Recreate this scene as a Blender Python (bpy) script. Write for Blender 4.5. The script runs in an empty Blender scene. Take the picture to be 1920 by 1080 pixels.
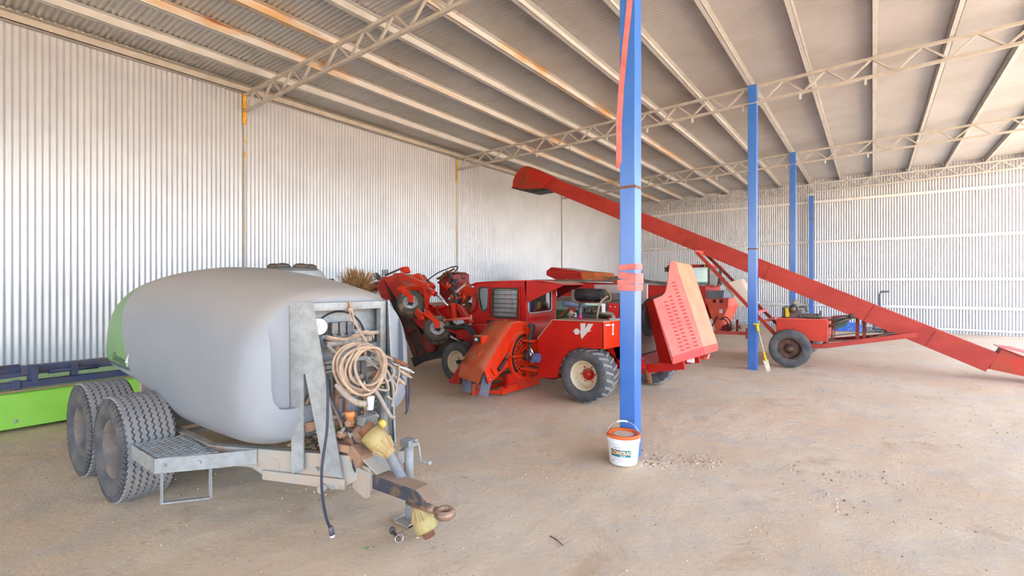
import bpy, bmesh, math, random
from mathutils import Vector, Matrix, noise as mnoise
S = bpy.context.scene
col = S.collection
R_ = math.radians
random.seed(7)

# ---------------------------------------------------------------- camera
cam_d = bpy.data.cameras.new('camera')
cam_d.sensor_width = 36.0
cam_d.lens = 909.9449 / 1920 * 36.0
cam_d.shift_y = -(540 - 533.72) / 1920
cam_d.clip_start = 0.05
cam = bpy.data.objects.new('camera', cam_d)
col.objects.link(cam)
cam.location = (0, 0, 1.6)
cam.rotation_euler = (math.pi / 2, 0, 0.639)
S.camera = cam

# ---------------------------------------------------------------- light
w = bpy.data.worlds.new('sky'); S.world = w; w.use_nodes = True
nt = w.node_tree
bg = nt.nodes['Background']
sk = nt.nodes.new('ShaderNodeTexSky')
sk.sky_type = 'NISHITA'
sk.sun_disc = False
sk.sun_elevation = R_(70); sk.sun_rotation = R_(250)
sk.air_density = 1.0; sk.dust_density = 3.0; sk.ozone_density = 1.0
hs = nt.nodes.new('ShaderNodeHueSaturation'); hs.inputs['Saturation'].default_value = 0.75
nt.links.new(sk.outputs[0], hs.inputs['Color'])
nt.links.new(hs.outputs[0], bg.inputs[0])
bg.inputs[1].default_value = 0.55
sd = bpy.data.lights.new('sun', 'SUN'); sd.energy = 6.5; sd.angle = R_(0.6); sd.color = (1, .95, .87)
sun = bpy.data.objects.new('sun', sd); col.objects.link(sun)
# the sun stands high behind the long closed wall: only the yard in front of the open side is lit
sun.rotation_euler = Vector((0.28, 0.12, -1.0)).to_track_quat('-Z', 'Y').to_euler()
S.view_settings.view_transform = 'Standard'
S.view_settings.look = 'None'
S.view_settings.gamma = 1.0
S.view_settings.use_curve_mapping = False
S.view_settings.exposure = 1.78
S.cycles.max_bounces = 14
S.cycles.diffuse_bounces = 8
S.cycles.caustics_reflective = False
S.cycles.caustics_refractive = False

# ---------------------------------------------------------------- materials
def mat(name, c, rough=.5, metal=0.0, c2=None, scale=3.0, lo=.4, hi=.65, det=6, stretch=None,
        bump=0.0, bscale=40.0, dust=None, dustamt=.0, dlo=.55, dhi=.95, spec=.5, c3=None, scale3=1.0, lo3=.55, hi3=.7, ior=None):
    m = bpy.data.materials.new(name); m.use_nodes = True
    n = m.node_tree.nodes; l = m.node_tree.links
    b = n['Principled BSDF']
    b.inputs['Roughness'].default_value = rough
    b.inputs['Metallic'].default_value = metal
    b.inputs['Specular IOR Level'].default_value = spec
    if ior: b.inputs['IOR'].default_value = ior
    cur = None
    tc = n.new('ShaderNodeTexCoord'); mp = n.new('ShaderNodeMapping')
    l.new(tc.outputs['Object'], mp.inputs[0])
    if stretch: mp.inputs['Scale'].default_value = stretch
    def mixc(fac, a, bcol):
        x = n.new('ShaderNodeMix'); x.data_type = 'RGBA'
        l.new(fac, x.inputs[0])
        if isinstance(a, tuple): x.inputs[6].default_value = (*a, 1)
        else: l.new(a, x.inputs[6])
        x.inputs[7].default_value = (*bcol, 1)
        return x.outputs[2]
    def nz(sc, lo, hi, off=0, d=det):
        t = n.new('ShaderNodeTexNoise'); t.inputs['Scale'].default_value = sc; t.inputs['Detail'].default_value = d
        t.inputs['Roughness'].default_value = .65
        if off:
            mm = n.new('ShaderNodeMapping'); mm.inputs['Location'].default_value = (off, off, off)
            l.new(mp.outputs[0], mm.inputs[0]); l.new(mm.outputs[0], t.inputs[0])
        else: l.new(mp.outputs[0], t.inputs[0])
        r = n.new('ShaderNodeMapRange'); r.inputs[1].default_value = lo; r.inputs[2].default_value = hi
        l.new(t.outputs[0], r.inputs[0]); return r.outputs[0]
    cur = c
    if c2: cur = mixc(nz(scale, lo, hi), cur, c2)
    if c3: cur = mixc(nz(scale3, lo3, hi3, 9.3), cur, c3)
    if dust:
        g = n.new('ShaderNodeNewGeometry'); sx = n.new('ShaderNodeSeparateXYZ'); l.new(g.outputs['Normal'], sx.inputs[0])
        r = n.new('ShaderNodeMapRange'); r.inputs[1].default_value = dlo; r.inputs[2].default_value = dhi; r.inputs[4].default_value = dustamt
        l.new(sx.outputs[2], r.inputs[0]); cur = mixc(r.outputs[0], cur, dust)
    if isinstance(cur, tuple): b.inputs['Base Color'].default_value = (*cur, 1)
    else: l.new(cur, b.inputs['Base Color'])
    if bump:
        t = n.new('ShaderNodeTexNoise'); t.inputs['Scale'].default_value = bscale; t.inputs['Detail'].default_value = 5
        l.new(mp.outputs[0], t.inputs[0])
        bm_ = n.new('ShaderNodeBump'); bm_.inputs['Strength'].default_value = bump; bm_.inputs['Distance'].default_value = .02
        l.new(t.outputs[0], bm_.inputs['Height']); l.new(bm_.outputs[0], b.inputs['Normal'])
    return m

def lin(r, g, b):
    f = lambda x: ((x / 255 + .055) / 1.055) ** 2.4 if x > 10 else x / 255 / 12.92
    return (f(r), f(g), f(b))
DUST = lin(190, 162, 138)

# ---------------------------------------------------------------- mesh builder
class B:
    def __init__(s): s.v = []; s.f = []; s.sm = []; s.mi = []; s.m = 0
    def add(s, vs, fs, smooth=False):
        o = len(s.v); s.v += [Vector(p) for p in vs]
        for f in fs: s.f.append([i + o for i in f]); s.sm.append(smooth); s.mi.append(s.m)
        return s
    def box(s, c, d, rot=None):
        hx, hy, hz = d[0] / 2, d[1] / 2, d[2] / 2
        vs = [Vector((x, y, z)) for x in (-hx, hx) for y in (-hy, hy) for z in (-hz, hz)]
        if rot is not None: vs = [rot @ p for p in vs]
        vs = [p + Vector(c) for p in vs]
        return s.add(vs, [(0, 1, 3, 2), (4, 6, 7, 5), (0, 4, 5, 1), (2, 3, 7, 6), (0, 2, 6, 4), (1, 5, 7, 3)])
    def bb(s, x0, x1, y0, y1, z0, z1):
        return s.box(((x0 + x1) / 2, (y0 + y1) / 2, (z0 + z1) / 2), (abs(x1 - x0), abs(y1 - y0), abs(z1 - z0)))
    def bar(s, a, b, w, h=None, up=(0, 0, 1)):      # box beam from a to b, w wide, h high
        a = Vector(a); b = Vector(b); h = h or w
        z = (b - a); L = z.length
        if L < 1e-6: return s
        z.normalize(); u = Vector(up)
        x = u.cross(z)
        if x.length < 1e-4: x = Vector((1, 0, 0)).cross(z)
        x.normalize(); y = z.cross(x)
        rot = Matrix((x, y, z)).transposed()
        return s.box((a + b) / 2, (w, h, L), rot)
    def prism(s, poly, ax, a, b, hole=None):          # closed 2D outline extruded along an axis from a to b
        def P(p, t):
            if ax == 0: return Vector((t, p[0], p[1]))
            if ax == 1: return Vector((p[0], t, p[1]))
            return Vector((p[0], p[1], t))
        bm = bmesh.new()
        loops = [poly] + ([hole] if hole else [])
        es = []
        for lp in loops:
            vs = [bm.verts.new(P(p, a)) for p in lp]
            es += [bm.edges.new((vs[i], vs[(i + 1) % len(vs)])) for i in range(len(vs))]
        g = bmesh.ops.triangle_fill(bm, edges=es, use_beauty=True)
        fs = [x for x in g['geom'] if isinstance(x, bmesh.types.BMFace)]
        r = bmesh.ops.extrude_face_region(bm, geom=fs)
        d = P((0, 0), b) - P((0, 0), a)
        for x in r['geom']:
            if isinstance(x, bmesh.types.BMVert): x.co += d
        bmesh.ops.recalc_face_normals(bm, faces=bm.faces)
        bm.verts.index_update()
        s.add([v.co.copy() for v in bm.verts], [[v.index for v in f.verts] for f in bm.faces])
        bm.free(); return s
    def plate(s, pts, t, n=None):                       # planar polygon in space with thickness t
        pts = [Vector(p) for p in pts]
        if n is None: n = (pts[1] - pts[0]).cross(pts[2] - pts[0])
        n = Vector(n).normalized() * t / 2
        k = len(pts)
        vs = [p + n for p in pts] + [p - n for p in pts]
        fs = [list(range(k)), list(range(2 * k - 1, k - 1, -1))] + [[i, i + k, (i + 1) % k + k, (i + 1) % k] for i in range(k)]
        return s.add(vs, fs)
    def tube(s, path, r, n=10, closed=False, caps=True):
        path = [Vector(p) for p in path]; m = len(path)
        rs = r if isinstance(r, (list, tuple)) else [r] * m
        vs = []; fs = []; prev = None
        for i, p in enumerate(path):
            if closed: t = path[(i + 1) % m] - path[i - 1]
            else: t = path[min(i + 1, m - 1)] - path[max(i - 1, 0)]
            if t.length < 1e-9: t = Vector((0, 0, 1))
            t.normalize()
            if prev is None:
                x = t.orthogonal().normalized()
            else:
                x = prev - t * prev.dot(t)
                x = x.normalized() if x.length > 1e-6 else t.orthogonal().normalized()
            prev = x; y = t.cross(x)
            for k in range(n):
                a = 2 * math.pi * k / n
                vs.append(p + (x * math.cos(a) + y * math.sin(a)) * rs[i])
        for i in range(m - (0 if closed else 1)):
            j = (i + 1) % m
            for k in range(n):
                fs.append((i * n + k, i * n + (k + 1) % n, j * n + (k + 1) % n, j * n + k))
        s.add(vs, fs, True)
        if caps and not closed:
            o = len(s.v) - len(vs)
            s.f.append([o + k for k in range(n)][::-1]); s.sm.append(False); s.mi.append(s.m)
            s.f.append([o + (m - 1) * n + k for k in range(n)]); s.sm.append(False); s.mi.append(s.m)
        return s
    def cyl(s, a, b, r, r2=None, n=20): 
        return s.tube([a, b], [r, r if r2 is None else r2], n)
    def lathe(s, prof, o, ax, n=32, smooth=True, closed=False, a0=0, a1=2 * math.pi):
        # prof: (radius, along-axis) pairs
        ax = Vector(ax).normalized(); x = ax.orthogonal().normalized(); y = ax.cross(x); o = Vector(o)
        full = abs(a1 - a0 - 2 * math.pi) < 1e-6
        cnt = n if full else n + 1
        vs = []; fs = []
        for k in range(cnt):
            a = a0 + (a1 - a0) * k / n
            d = x * math.cos(a) + y * math.sin(a)
            vs += [o + d * p[0] + ax * p[1] for p in prof]
        m = len(prof)
        for k in range(n):
            k2 = (k + 1) % cnt
            for i in range(m if closed else m - 1):
                j = (i + 1) % m
                fs.append((k * m + i, k2 * m + i, k2 * m + j, k * m + j))
        s.add(vs, fs, smooth); return s
    def sphere(s, c, r, n=14):
        rr = r if isinstance(r, (tuple, list)) else (r, r, r)
        c = Vector(c); vs = []; fs = []
        for i in range(n + 1):
            t = math.pi * i / n
            for k in range(2 * n):
                p = math.pi * k / n
                vs.append(c + Vector((rr[0] * math.sin(t) * math.cos(p), rr[1] * math.sin(t) * math.sin(p), rr[2] * math.cos(t))))
        for i in range(n):
            for k in range(2 * n):
                fs.append((i * 2 * n + k, (i + 1) * 2 * n + k, (i + 1) * 2 * n + (k + 1) % (2 * n), i * 2 * n + (k + 1) % (2 * n)))
        return s.add(vs, fs, True)
    def grid(s, rows, smooth=True):                     # rows: list of equal-length lists of points
        m = len(rows[0]); vs = [p for r in rows for p in r]
        fs = [(i * m + k, i * m + k + 1, (i + 1) * m + k + 1, (i + 1) * m + k) for i in range(len(rows) - 1) for k in range(m - 1)]
        return s.add(vs, fs, smooth)
    def obj(s, name, mats, parent=None, bevel=0, seg=2, smooth=None, solid=0, recalc=True, **tags):
        me = bpy.data.meshes.new(name)
        org = Vector((0, 0, 0))
        if parent is not None:
            p = parent
            while p is not None: org += p.location; p = p.parent
        me.from_pydata([v - org for v in s.v], [], s.f)
        mats = mats if isinstance(mats, (list, tuple)) else [mats]
        for m in mats: me.materials.append(m)
        for p, sm, mi in zip(me.polygons, s.sm, s.mi):
            p.use_smooth = sm if smooth is None else smooth
            p.material_index = mi
        if recalc:
            bm = bmesh.new(); bm.from_mesh(me)
            bmesh.ops.remove_doubles(bm, verts=bm.verts, dist=1e-5)
            bmesh.ops.recalc_face_normals(bm, faces=bm.faces); bm.to_mesh(me); bm.free()
        o = bpy.data.objects.new(name, me); col.objects.link(o)
        if parent is not None: o.parent = parent
        if solid:
            md = o.modifiers.new('solid', 'SOLIDIFY'); md.thickness = solid; md.offset = 0
        if bevel:
            md = o.modifiers.new('bevel', 'BEVEL'); md.width = bevel; md.segments = seg; md.limit_method = 'ANGLE'; md.angle_limit = R_(35)
            md.harden_normals = False
        for k, val in tags.items(): o[k] = val
        return o

def thing(name, label, cat, loc=(0, 0, 0), group=None):
    o = bpy.data.objects.new(name, None); col.objects.link(o)
    o.location = loc; o.empty_display_size = .2
    o['label'] = label; o['category'] = cat
    if group: o['group'] = group
    return o
def tag(o, label, cat, group=None):
    o['label'] = label; o['category'] = cat
    if group: o['group'] = group
    return o
def copy_tree(o, parent=None):
    c = o.copy(); col.objects.link(c); c.parent = parent
    for ch in list(o.children): copy_tree(ch, c)
    return c
def bez(a, b, c, d, n=12):
    a, b, c, d = map(Vector, (a, b, c, d))
    return [a * (1 - t) ** 3 + b * 3 * t * (1 - t) ** 2 + c * 3 * t * t * (1 - t) + d * t ** 3 for t in [i / n for i in range(n + 1)]]
def spline(pts, n=6, closed=False):
    pts = [Vector(p) for p in pts]; m = len(pts); out = []
    rng = range(m if closed else m - 1)
    for i in rng:
        if closed: p0, p1, p2, p3 = pts[i - 1], pts[i], pts[(i + 1) % m], pts[(i + 2) % m]
        else: p0, p1, p2, p3 = pts[max(i - 1, 0)], pts[i], pts[i + 1], pts[min(i + 2, m - 1)]
        for k in range(n):
            t = k / n
            out.append(.5 * ((2 * p1) + (p2 - p0) * t + (2 * p0 - 5 * p1 + 4 * p2 - p3) * t * t + (3 * p1 - p0 - 3 * p2 + p3) * t ** 3))
    if not closed: out.append(pts[-1])
    return out

# ---------------------------------------------------------------- shared materials
M = {}
M['galv'] = mat('galvanised_sheet', (.56, .575, .61), .38, .45, c2=(.48, .49, .53), scale=1.2, lo=.35, hi=.7)
M['roof'] = mat('roof_sheet', (.56, .56, .56), .42, .45, c2=(.47, .46, .44), scale=.6)
M['purlin'] = mat('purlin_steel', (.57, .57, .56), .5, .2, c2=(.48, .46, .43), scale=9, stretch=(1, .3, 1))
M['purlin_rust'] = mat('rusty_purlin_steel', (.57, .56, .54), .55, .2, c2=(.56, .36, .18), scale=2.2, lo=.50, hi=.66, stretch=(1, .35, 2), c3=(.42, .16, .05), scale3=3.5, lo3=.60, hi3=.72)
M['truss'] = mat('truss_steel', (.50, .465, .41), .5, .3, c2=(.42, .38, .33), scale=6)
M['girt'] = mat('girt_steel', (.80, .80, .80), .5, .1, c2=(.70, .70, .69), scale=4)
M['rust'] = mat('rust', lin(160, 100, 50), .8, 0, c2=lin(200, 150, 60), scale=14)
M['ystain'] = mat('stained_flange', lin(196, 190, 176), .7, 0, c2=lin(200, 178, 120), scale=7, lo=.5, hi=.65, c3=lin(150, 116, 76), scale3=16, lo3=.62, hi3=.7)
M['ybright'] = mat('yellow_rust_stain', lin(226, 170, 30), .7, 0, c2=lin(200, 130, 20), scale=12, c3=lin(70, 50, 40), scale3=18, lo3=.58, hi3=.62)
M['blue'] = mat('blue_paint', lin(48, 112, 194), .30, 0, spec=.6, c2=lin(40, 104, 192), scale=5, ior=1.75)
M['red'] = mat('red_paint', lin(180, 14, 6), .38, 0, c2=lin(200, 26, 10), scale=2.5, dust=DUST, dustamt=.75)
M['orange'] = mat('orange_red_paint', lin(226, 52, 10), .4, 0, c2=lin(200, 40, 12), scale=4, dust=DUST, dustamt=.55)
M['orange_dull'] = mat('dusty_orange_paint', lin(196, 74, 38), .6, 0, c2=lin(176, 96, 64), scale=6, c3=lin(150, 60, 40), scale3=2)
M['faded'] = mat('faded_red_paint', lin(230, 108, 94), .5, 0, c2=lin(220, 96, 82), scale=4)
M['augerred'] = mat('auger_red_paint', lin(168, 40, 28), .5, 0, c2=lin(186, 58, 42), scale=3, c3=lin(150, 34, 22), scale3=1.3, lo3=.5, hi3=.7, stretch=(.5, 1, 1))
M['dullred'] = mat('dull_red_paint', lin(128, 34, 30), .55, 0, c2=lin(150, 60, 50), scale=8)
M['darkred'] = mat('dark_red_paint', lin(120, 14, 14), .5, 0, c2=lin(96, 20, 20), scale=5)
M['black'] = mat('black_rubber', lin(38, 38, 42), .6, 0, c2=lin(60, 56, 54), scale=8)
M['tyre'] = mat('tyre_rubber', lin(134, 134, 138), .8, 0, c2=lin(150, 144, 138), scale=6, c3=lin(150, 134, 118), scale3=14, lo3=.6, hi3=.75, bump=.15, bscale=80)
M['tyre_dark'] = mat('dark_tyre_rubber', lin(72, 74, 80), .75, 0, c2=lin(104, 100, 98), scale=6, bump=.15, bscale=80)
M['tyre_mud'] = mat('muddy_tyre_rubber', lin(84, 74, 66), .85, 0, c2=lin(150, 122, 96), scale=5, lo=.5, hi=.62, bump=.3, bscale=60)
M['rim_cream'] = mat('cream_rim', lin(222, 208, 180), .45, 0, c2=lin(196, 170, 130), scale=7, lo=.5, hi=.75)
M['rim_white'] = mat('white_rim', lin(210, 210, 214), .4, 0, c2=lin(170, 160, 150), scale=7)
M['rim_dirty'] = mat('dirty_rim', lin(130, 118, 108), .7, 0, c2=lin(84, 84, 92), scale=6)
M['rim_rust'] = mat('rusty_rim', lin(60, 48, 46), .6, .2, c2=lin(120, 82, 62), scale=9)
M['zinc'] = mat('galvanised_steel', lin(156, 159, 160), .55, .1, c2=lin(132, 136, 134), scale=12, c3=lin(160, 136, 112), scale3=5, lo3=.56, hi3=.72)
M['zincdust'] = mat('dusty_steel', lin(172, 156, 140), .7, .05, c2=lin(156, 158, 154), scale=5, lo=.42, hi=.6, c3=lin(160, 118, 86), scale3=7, lo3=.58, hi3=.72)
M['steel'] = mat('dark_steel', lin(98, 96, 96), .5, .4, c2=lin(120, 100, 82), scale=8)
M['steelblue'] = mat('worn_dark_drawbar', lin(66, 72, 84), .5, .3, c2=lin(120, 100, 84), scale=14, lo=.5, hi=.62, dust=DUST, dustamt=.8)
M['chrome'] = mat('chrome', lin(200, 200, 204), .25, .8)
M['white'] = mat('white_plastic', lin(236, 236, 238), .35)
M['hose'] = mat('dusty_hose', lin(184, 158, 132), .8, 0, c2=lin(150, 128, 112), scale=18)
M['hosegrey'] = mat('grey_hose', lin(140, 136, 132), .7, 0, c2=lin(176, 154, 130), scale=14)
M['cable'] = mat('dark_cable', lin(48, 50, 66), .6)
M['guard'] = mat('yellow_guard_plastic', lin(176, 160, 104), .6, 0, c2=lin(166, 132, 92), scale=12, c3=lin(170, 164, 90), scale3=5)
M['rustbrown'] = mat('rusty_iron', lin(134, 84, 56), .8, .1, c2=lin(96, 66, 50), scale=12)
M['dirtpart'] = mat('dust_caked_metal', lin(168, 130, 104), .9, 0, c2=lin(124, 98, 82), scale=10, bump=.3, bscale=50)
M['darkplastic'] = mat('dark_plastic', lin(76, 78, 90), .55, 0, c2=lin(120, 114, 110), scale=9)
M['leaf'] = mat('green_leaf', lin(120, 138, 70), .6, 0, c2=lin(170, 160, 100), scale=30)
M['hull'] = mat('nut_hull', lin(178, 150, 116), .85, 0, c2=lin(150, 118, 88), scale=20)
M['yellow'] = mat('yellow_paint', lin(226, 196, 30), .45, 0)
M['glass_n'] = None

def glass(name, c=(.85, .95, .92), rough=.05):
    m = bpy.data.materials.new(name); m.use_nodes = True
    n = m.node_tree.nodes; l = m.node_tree.links
    n.remove(n['Principled BSDF'])
    g = n.new('ShaderNodeBsdfGlossy'); g.inputs['Roughness'].default_value = rough
    t = n.new('ShaderNodeBsdfTransparent'); t.inputs[0].default_value = (*c, 1)
    mx = n.new('ShaderNodeMixShader'); fr = n.new('ShaderNodeFresnel'); fr.inputs[0].default_value = 1.45
    ad = n.new('ShaderNodeMath'); ad.operation = 'ADD'; ad.inputs[1].default_value = .22
    l.new(fr.outputs[0], ad.inputs[0]); l.new(ad.outputs[0], mx.inputs[0])
    l.new(t.outputs[0], mx.inputs[1]); l.new(g.outputs[0], mx.inputs[2])
    l.new(mx.outputs[0], n['Material Output'].inputs[0])
    return m
M['glass'] = glass('cab_glass')
M['glass_green'] = glass('tinted_cab_glass', (.78, .92, .89))
# ================================================================ the shed
XL, XP, XR = -9.52, -1.834, 4.25        # long wall, row of posts, open side, brought in closer to let in more light
YT = [-1.486, 4.344, 10.174, 16.004]; YE, YS = 21.48, -14.0  # YS: unseen near end, set far back to weaken light from behind
SL = 0.0235
def ztop(x): return 5.18 + SL * (x - XL)       # top chord centre
def zbot(x): return 4.87 + .0245 * (x - XL)
def zroof(x): return ztop(x) + .026 + .15

# floor: packed dirt, rough near the camera
def floor_mat():
    m = bpy.data.materials.new('packed_dirt'); m.use_nodes = True
    n = m.node_tree.nodes; l = m.node_tree.links; b = n['Principled BSDF']
    b.inputs['Roughness'].default_value = .95; b.inputs['Specular IOR Level'].default_value = .15
    g = n.new('ShaderNodeNewGeometry')
    def nz(sc, d=8, r=.6, vec=None, dist=0):
        t = n.new('ShaderNodeTexNoise'); t.inputs['Scale'].default_value = sc; t.inputs['Detail'].default_value = d
        t.inputs['Roughness'].default_value = r; t.inputs['Distortion'].default_value = dist
        l.new(vec or g.outputs['Position'], t.inputs[0]); return t.outputs[0]
    def rng(x, a, bb, c=0, d=1):
        r = n.new('ShaderNodeMapRange'); l.new(x, r.inputs[0])
        for i, vv in enumerate((a, bb, c, d)): r.inputs[i + 1].default_value = vv
        return r.outputs[0]
    def mix(f, a, c):
        x = n.new('ShaderNodeMix'); x.data_type = 'RGBA'; l.new(f, x.inputs[0])
        if isinstance(a, tuple): x.inputs[6].default_value = (*a, 1)
        else: l.new(a, x.inputs[6])
        x.inputs[7].default_value = (*c, 1); return x.outputs[2]
    c = mix(rng(nz(.55, 5), .35, .68), lin(236, 213, 185), lin(230, 197, 160))
    c = mix(rng(nz(2.1, 8, .7), .48, .72), c, lin(216, 200, 182))
    c = mix(rng(nz(1.3, 10, .75, dist=.6), .56, .72), c, lin(206, 168, 130))
    c = mix(rng(nz(26, 6, .75), .60, .72), c, lin(186, 166, 148))
    c = mix(rng(nz(9, 9, .8), .62, .70), c, lin(240, 226, 212))
    c = mix(rng(nz(70, 3, .7), .66, .74), c, lin(140, 116, 98))
    l.new(c, b.inputs['Base Color'])
    bp = n.new('ShaderNodeBump'); bp.inputs['Strength'].default_value = .9; bp.inputs['Distance'].default_value = .04
    ad = n.new('ShaderNodeMath'); ad.operation = 'MULTIPLY_ADD'; ad.inputs[1].default_value = .45
    l.new(nz(30, 8, .75), ad.inputs[0]); l.new(nz(5, 9, .7), ad.inputs[2])
    l.new(ad.outputs[0], bp.inputs['Height']); l.new(bp.outputs[0], b.inputs['Normal'])
    return m
M['dirt'] = floor_mat()
b = B()
def fh(x, y):
    h = .012 * mnoise.fractal(Vector((x * .9, y * .9, 3)), 1, 2, 5) + .006 * mnoise.fractal(Vector((x * 5, y * 5, 1)), .8, 2, 4)
    return h - .012
import itertools
def frange(a, b_, s_): return [a + (b_ - a) * i / int(round((b_ - a) / s_)) for i in range(int(round((b_ - a) / s_)) + 1)]
xs = [-40, -25, -15] + frange(-9.6, 4, .06) + [5, 6.5, 9, 14, 22, 35, 60]
ys = [-40, -25, -15, -9, -5, -2] + frange(-.2, 9, .06) + frange(9.3, 22, .3) + [25, 35, 60]
b.grid([[Vector((x, y, fh(x, y) if -9.6 <= x <= 4.1 and -.3 < y < 22.1 else -.012)) for x in xs] for y in ys])
b.obj('floor', M['dirt'], kind='structure', recalc=False)

# corrugated sheets: real corrugation
def corr(p0, along, up, length, height, pitch=.0762, depth=.009, seg=6, rows=2):
    p0 = Vector(p0); along = Vector(along).normalized(); upv = Vector(up); nrm = along.cross(upv).normalized()
    n = int(length / pitch * seg)
    rr = []
    for j in range(rows):
        rr.append([p0 + along * (length * i / n) + upv * (height * j / (rows - 1)) + nrm * depth * math.cos(2 * math.pi * i / seg) for i in range(n + 1)])
    return rr
b = B(); b.grid(corr((XL - .012, YS, -.06), (0, 1, 0), (0, 0, 1), YE - YS, 5.42))
b.obj('wall_left', M['galv'], kind='structure', recalc=False)
b = B(); b.grid(corr((XL, YE + .01, -.03), (1, 0, 0), (0, 0, 1), XR - XL + 1, 5.75))
b.obj('wall_back', M['galv'], kind='structure', recalc=False)
# roof: ribs run up the slope
n = int((YE - YS + .3) / .0762 * 6); L = YE - YS + .3
b = B(); rows = []
for x in (XL - .1, XP, XR + .6):
    rows.append([Vector((x, YS + L * i / n, zroof(x) + .012 + .009 * math.cos(2 * math.pi * i / 6))) for i in range(n + 1)])
b.grid(rows); b.obj('ceiling', M['roof'], kind='structure', recalc=False)

# base channel of the end wall
b = B(); b.bb(XL, XR, YE - .07, YE - .01, .10, .16)
b.obj('baseboard_back', M['girt'], kind='structure')

# rails on the end wall
names = ['topmost', 'second', 'third', 'fourth']
for i, z in enumerate((4.70, 3.20, 1.78, .84)):
    b = B(); b.bb(XL + .02, XR, YE - .085, YE - .03, z - .045, z + .045)
    tag(b.obj('wall_rail', M['girt'], bevel=.004), '%s galvanised rail running across the far corrugated wall' % ['topmost', 'second from top', 'third from top', 'lowest'][i], 'rail', 'rails on the far wall')

# purlins (C sections) along the shed
PX_ = [.03 + .955 * k for k in range(-9, 7)]
def purlin(x, rust, w=.075, h=.15):
    b = B(); z0 = ztop(x) + .026; t = .006
    y0, y1 = YS, YE - .02
    b.bb(x - w / 2, x + w / 2, y0, y1, z0, z0 + t)               # bottom flange
    b.bb(x - w / 2, x + w / 2, y0, y1, z0 + h - t, z0 + h)
    b.bb(x - w / 2, x - w / 2 + t, y0, y1, z0, z0 + h)           # web, towards the wall
    b.bb(x + w / 2 - t, x + w / 2, y0, y1, z0, z0 + .02)
    return b.obj('purlin', M['purlin_rust'] if rust else M['purlin'])
ords = ['second', 'third', 'fourth', 'fifth', 'sixth', 'seventh', 'eighth', 'ninth', 'tenth', 'eleventh', 'twelfth', 'thirteenth', 'fourteenth', 'fifteenth', 'sixteenth', 'seventeenth']
for i, x in enumerate(PX_):
    rust = i in (1, 2, 4)
    tag(purlin(x, rust), '%s steel roof purlin counted from the long left wall%s' % (ords[i], ', streaked with rust' if rust else ''), 'roof beam', 'roof purlins')
b = B(); x0 = XL + .01
b.bb(x0, x0 + .11, YS, YE, ztop(x0) + .01, ztop(x0) + .02); b.bb(x0, x0 + .01, YS, YE, ztop(x0) + .01, ztop(x0) + .16)
b.bb(x0 + .10, x0 + .11, YS, YE, ztop(x0) + .01, ztop(x0) + .04)
b.bb(x0, x0 + .11, YS, YE, ztop(x0) + .155, ztop(x0) + .160)
tag(b.obj('eave_purlin', M['truss']), 'grey steel eave beam along the top of the long left wall', 'roof beam', 'roof purlins')

# trusses
WP = .652
def truss(y, label, tabs=True, mt='truss', dz=0, y_off=0):
    t = thing('roof_truss', label, 'roof truss', (XL, y, zbot(XL)), 'roof trusses')
    x0, x1 = XL + .04, XR
    B().bar((x0, y, ztop(x0)), (x1, y, ztop(x1)), .05, .05).obj('top_chord', M[mt], t, bevel=.004)
    B().bar((x0, y, zbot(x0)), (x1, y, zbot(x1)), .05, .05).obj('bottom_chord', M[mt], t, bevel=.004)
    xb = [XL + .12] + [XL + .71 + WP * k for k in range(23)]
    xt = [XL + .38 + WP * k for k in range(23)]
    for k in range(23):
        if xb[k] > x1 - .3: break
        B().bar((xb[k], y, zbot(xb[k]) + .02), (xt[k] - .02, y, ztop(xt[k]) - .02), .032, .032, up=(0, 1, 0)).obj('web_bar', M[mt], t)
        B().bar((xt[k] + .02, y, ztop(xt[k]) - .02), (xb[k + 1] - .03, y, zbot(xb[k + 1]) + .02), .032, .032, up=(0, 1, 0)).obj('web_bar', M[mt], t)
    if tabs:
        for k in range(8):
            x = -6.78 + .955 * k
            B().box((x, y, zbot(x) - .07), (.035, .03, .10)).obj('hanger_tab', M['purlin'], t)
    return t
truss(YT[0], 'steel roof truss nearest the camera', False)
truss(YT[1], 'steel roof truss meeting the left wall at the yellow stained column', False)
truss(YT[2], 'middle steel roof truss carried by the second blue post from the camera')
truss(YT[3], 'steel roof truss carried by the third blue post from the camera')
truss(YE - .14, 'pale roof truss lying against the far corrugated wall', False, 'purlin')
# cleats where purlins sit on the trusses
# wall columns (only a thin stained flange shows)
for i, y in enumerate(YT[1:]):
    b = B(); hw_ = .022 if i else .010; b.bb(XL + .002, XL + .02, y - hw_, y + hw_, 0, zbot(XL) + .33)
    b.m = 1
    if i == 0: b.bb(XL + .004, XL + .03, y - .035, y + .02, 4.62, zbot(XL) + .33); b.bb(XL + .004, XL + .022, y - .012, y + .012, 4.0, 4.1); b.bb(XL + .004, XL + .022, y - .012, y + .012, 4.28, 4.33)
    if i == 1: b.bb(XL + .004, XL + .024, y - .03, y + .01, 4.5, zbot(XL) + .33)
    o = b.obj('wall_column', [M['ystain'], M['ybright'] if i < 2 else M['rust']])
    tag(o, ['yellow stained steel column flange under the nearest truss on the left wall', 'rusty steel column flange on the left wall above the red cab', 'dark rusty column flange on the left wall near the auger head'][i], 'column', 'column flanges on the left wall')

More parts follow.
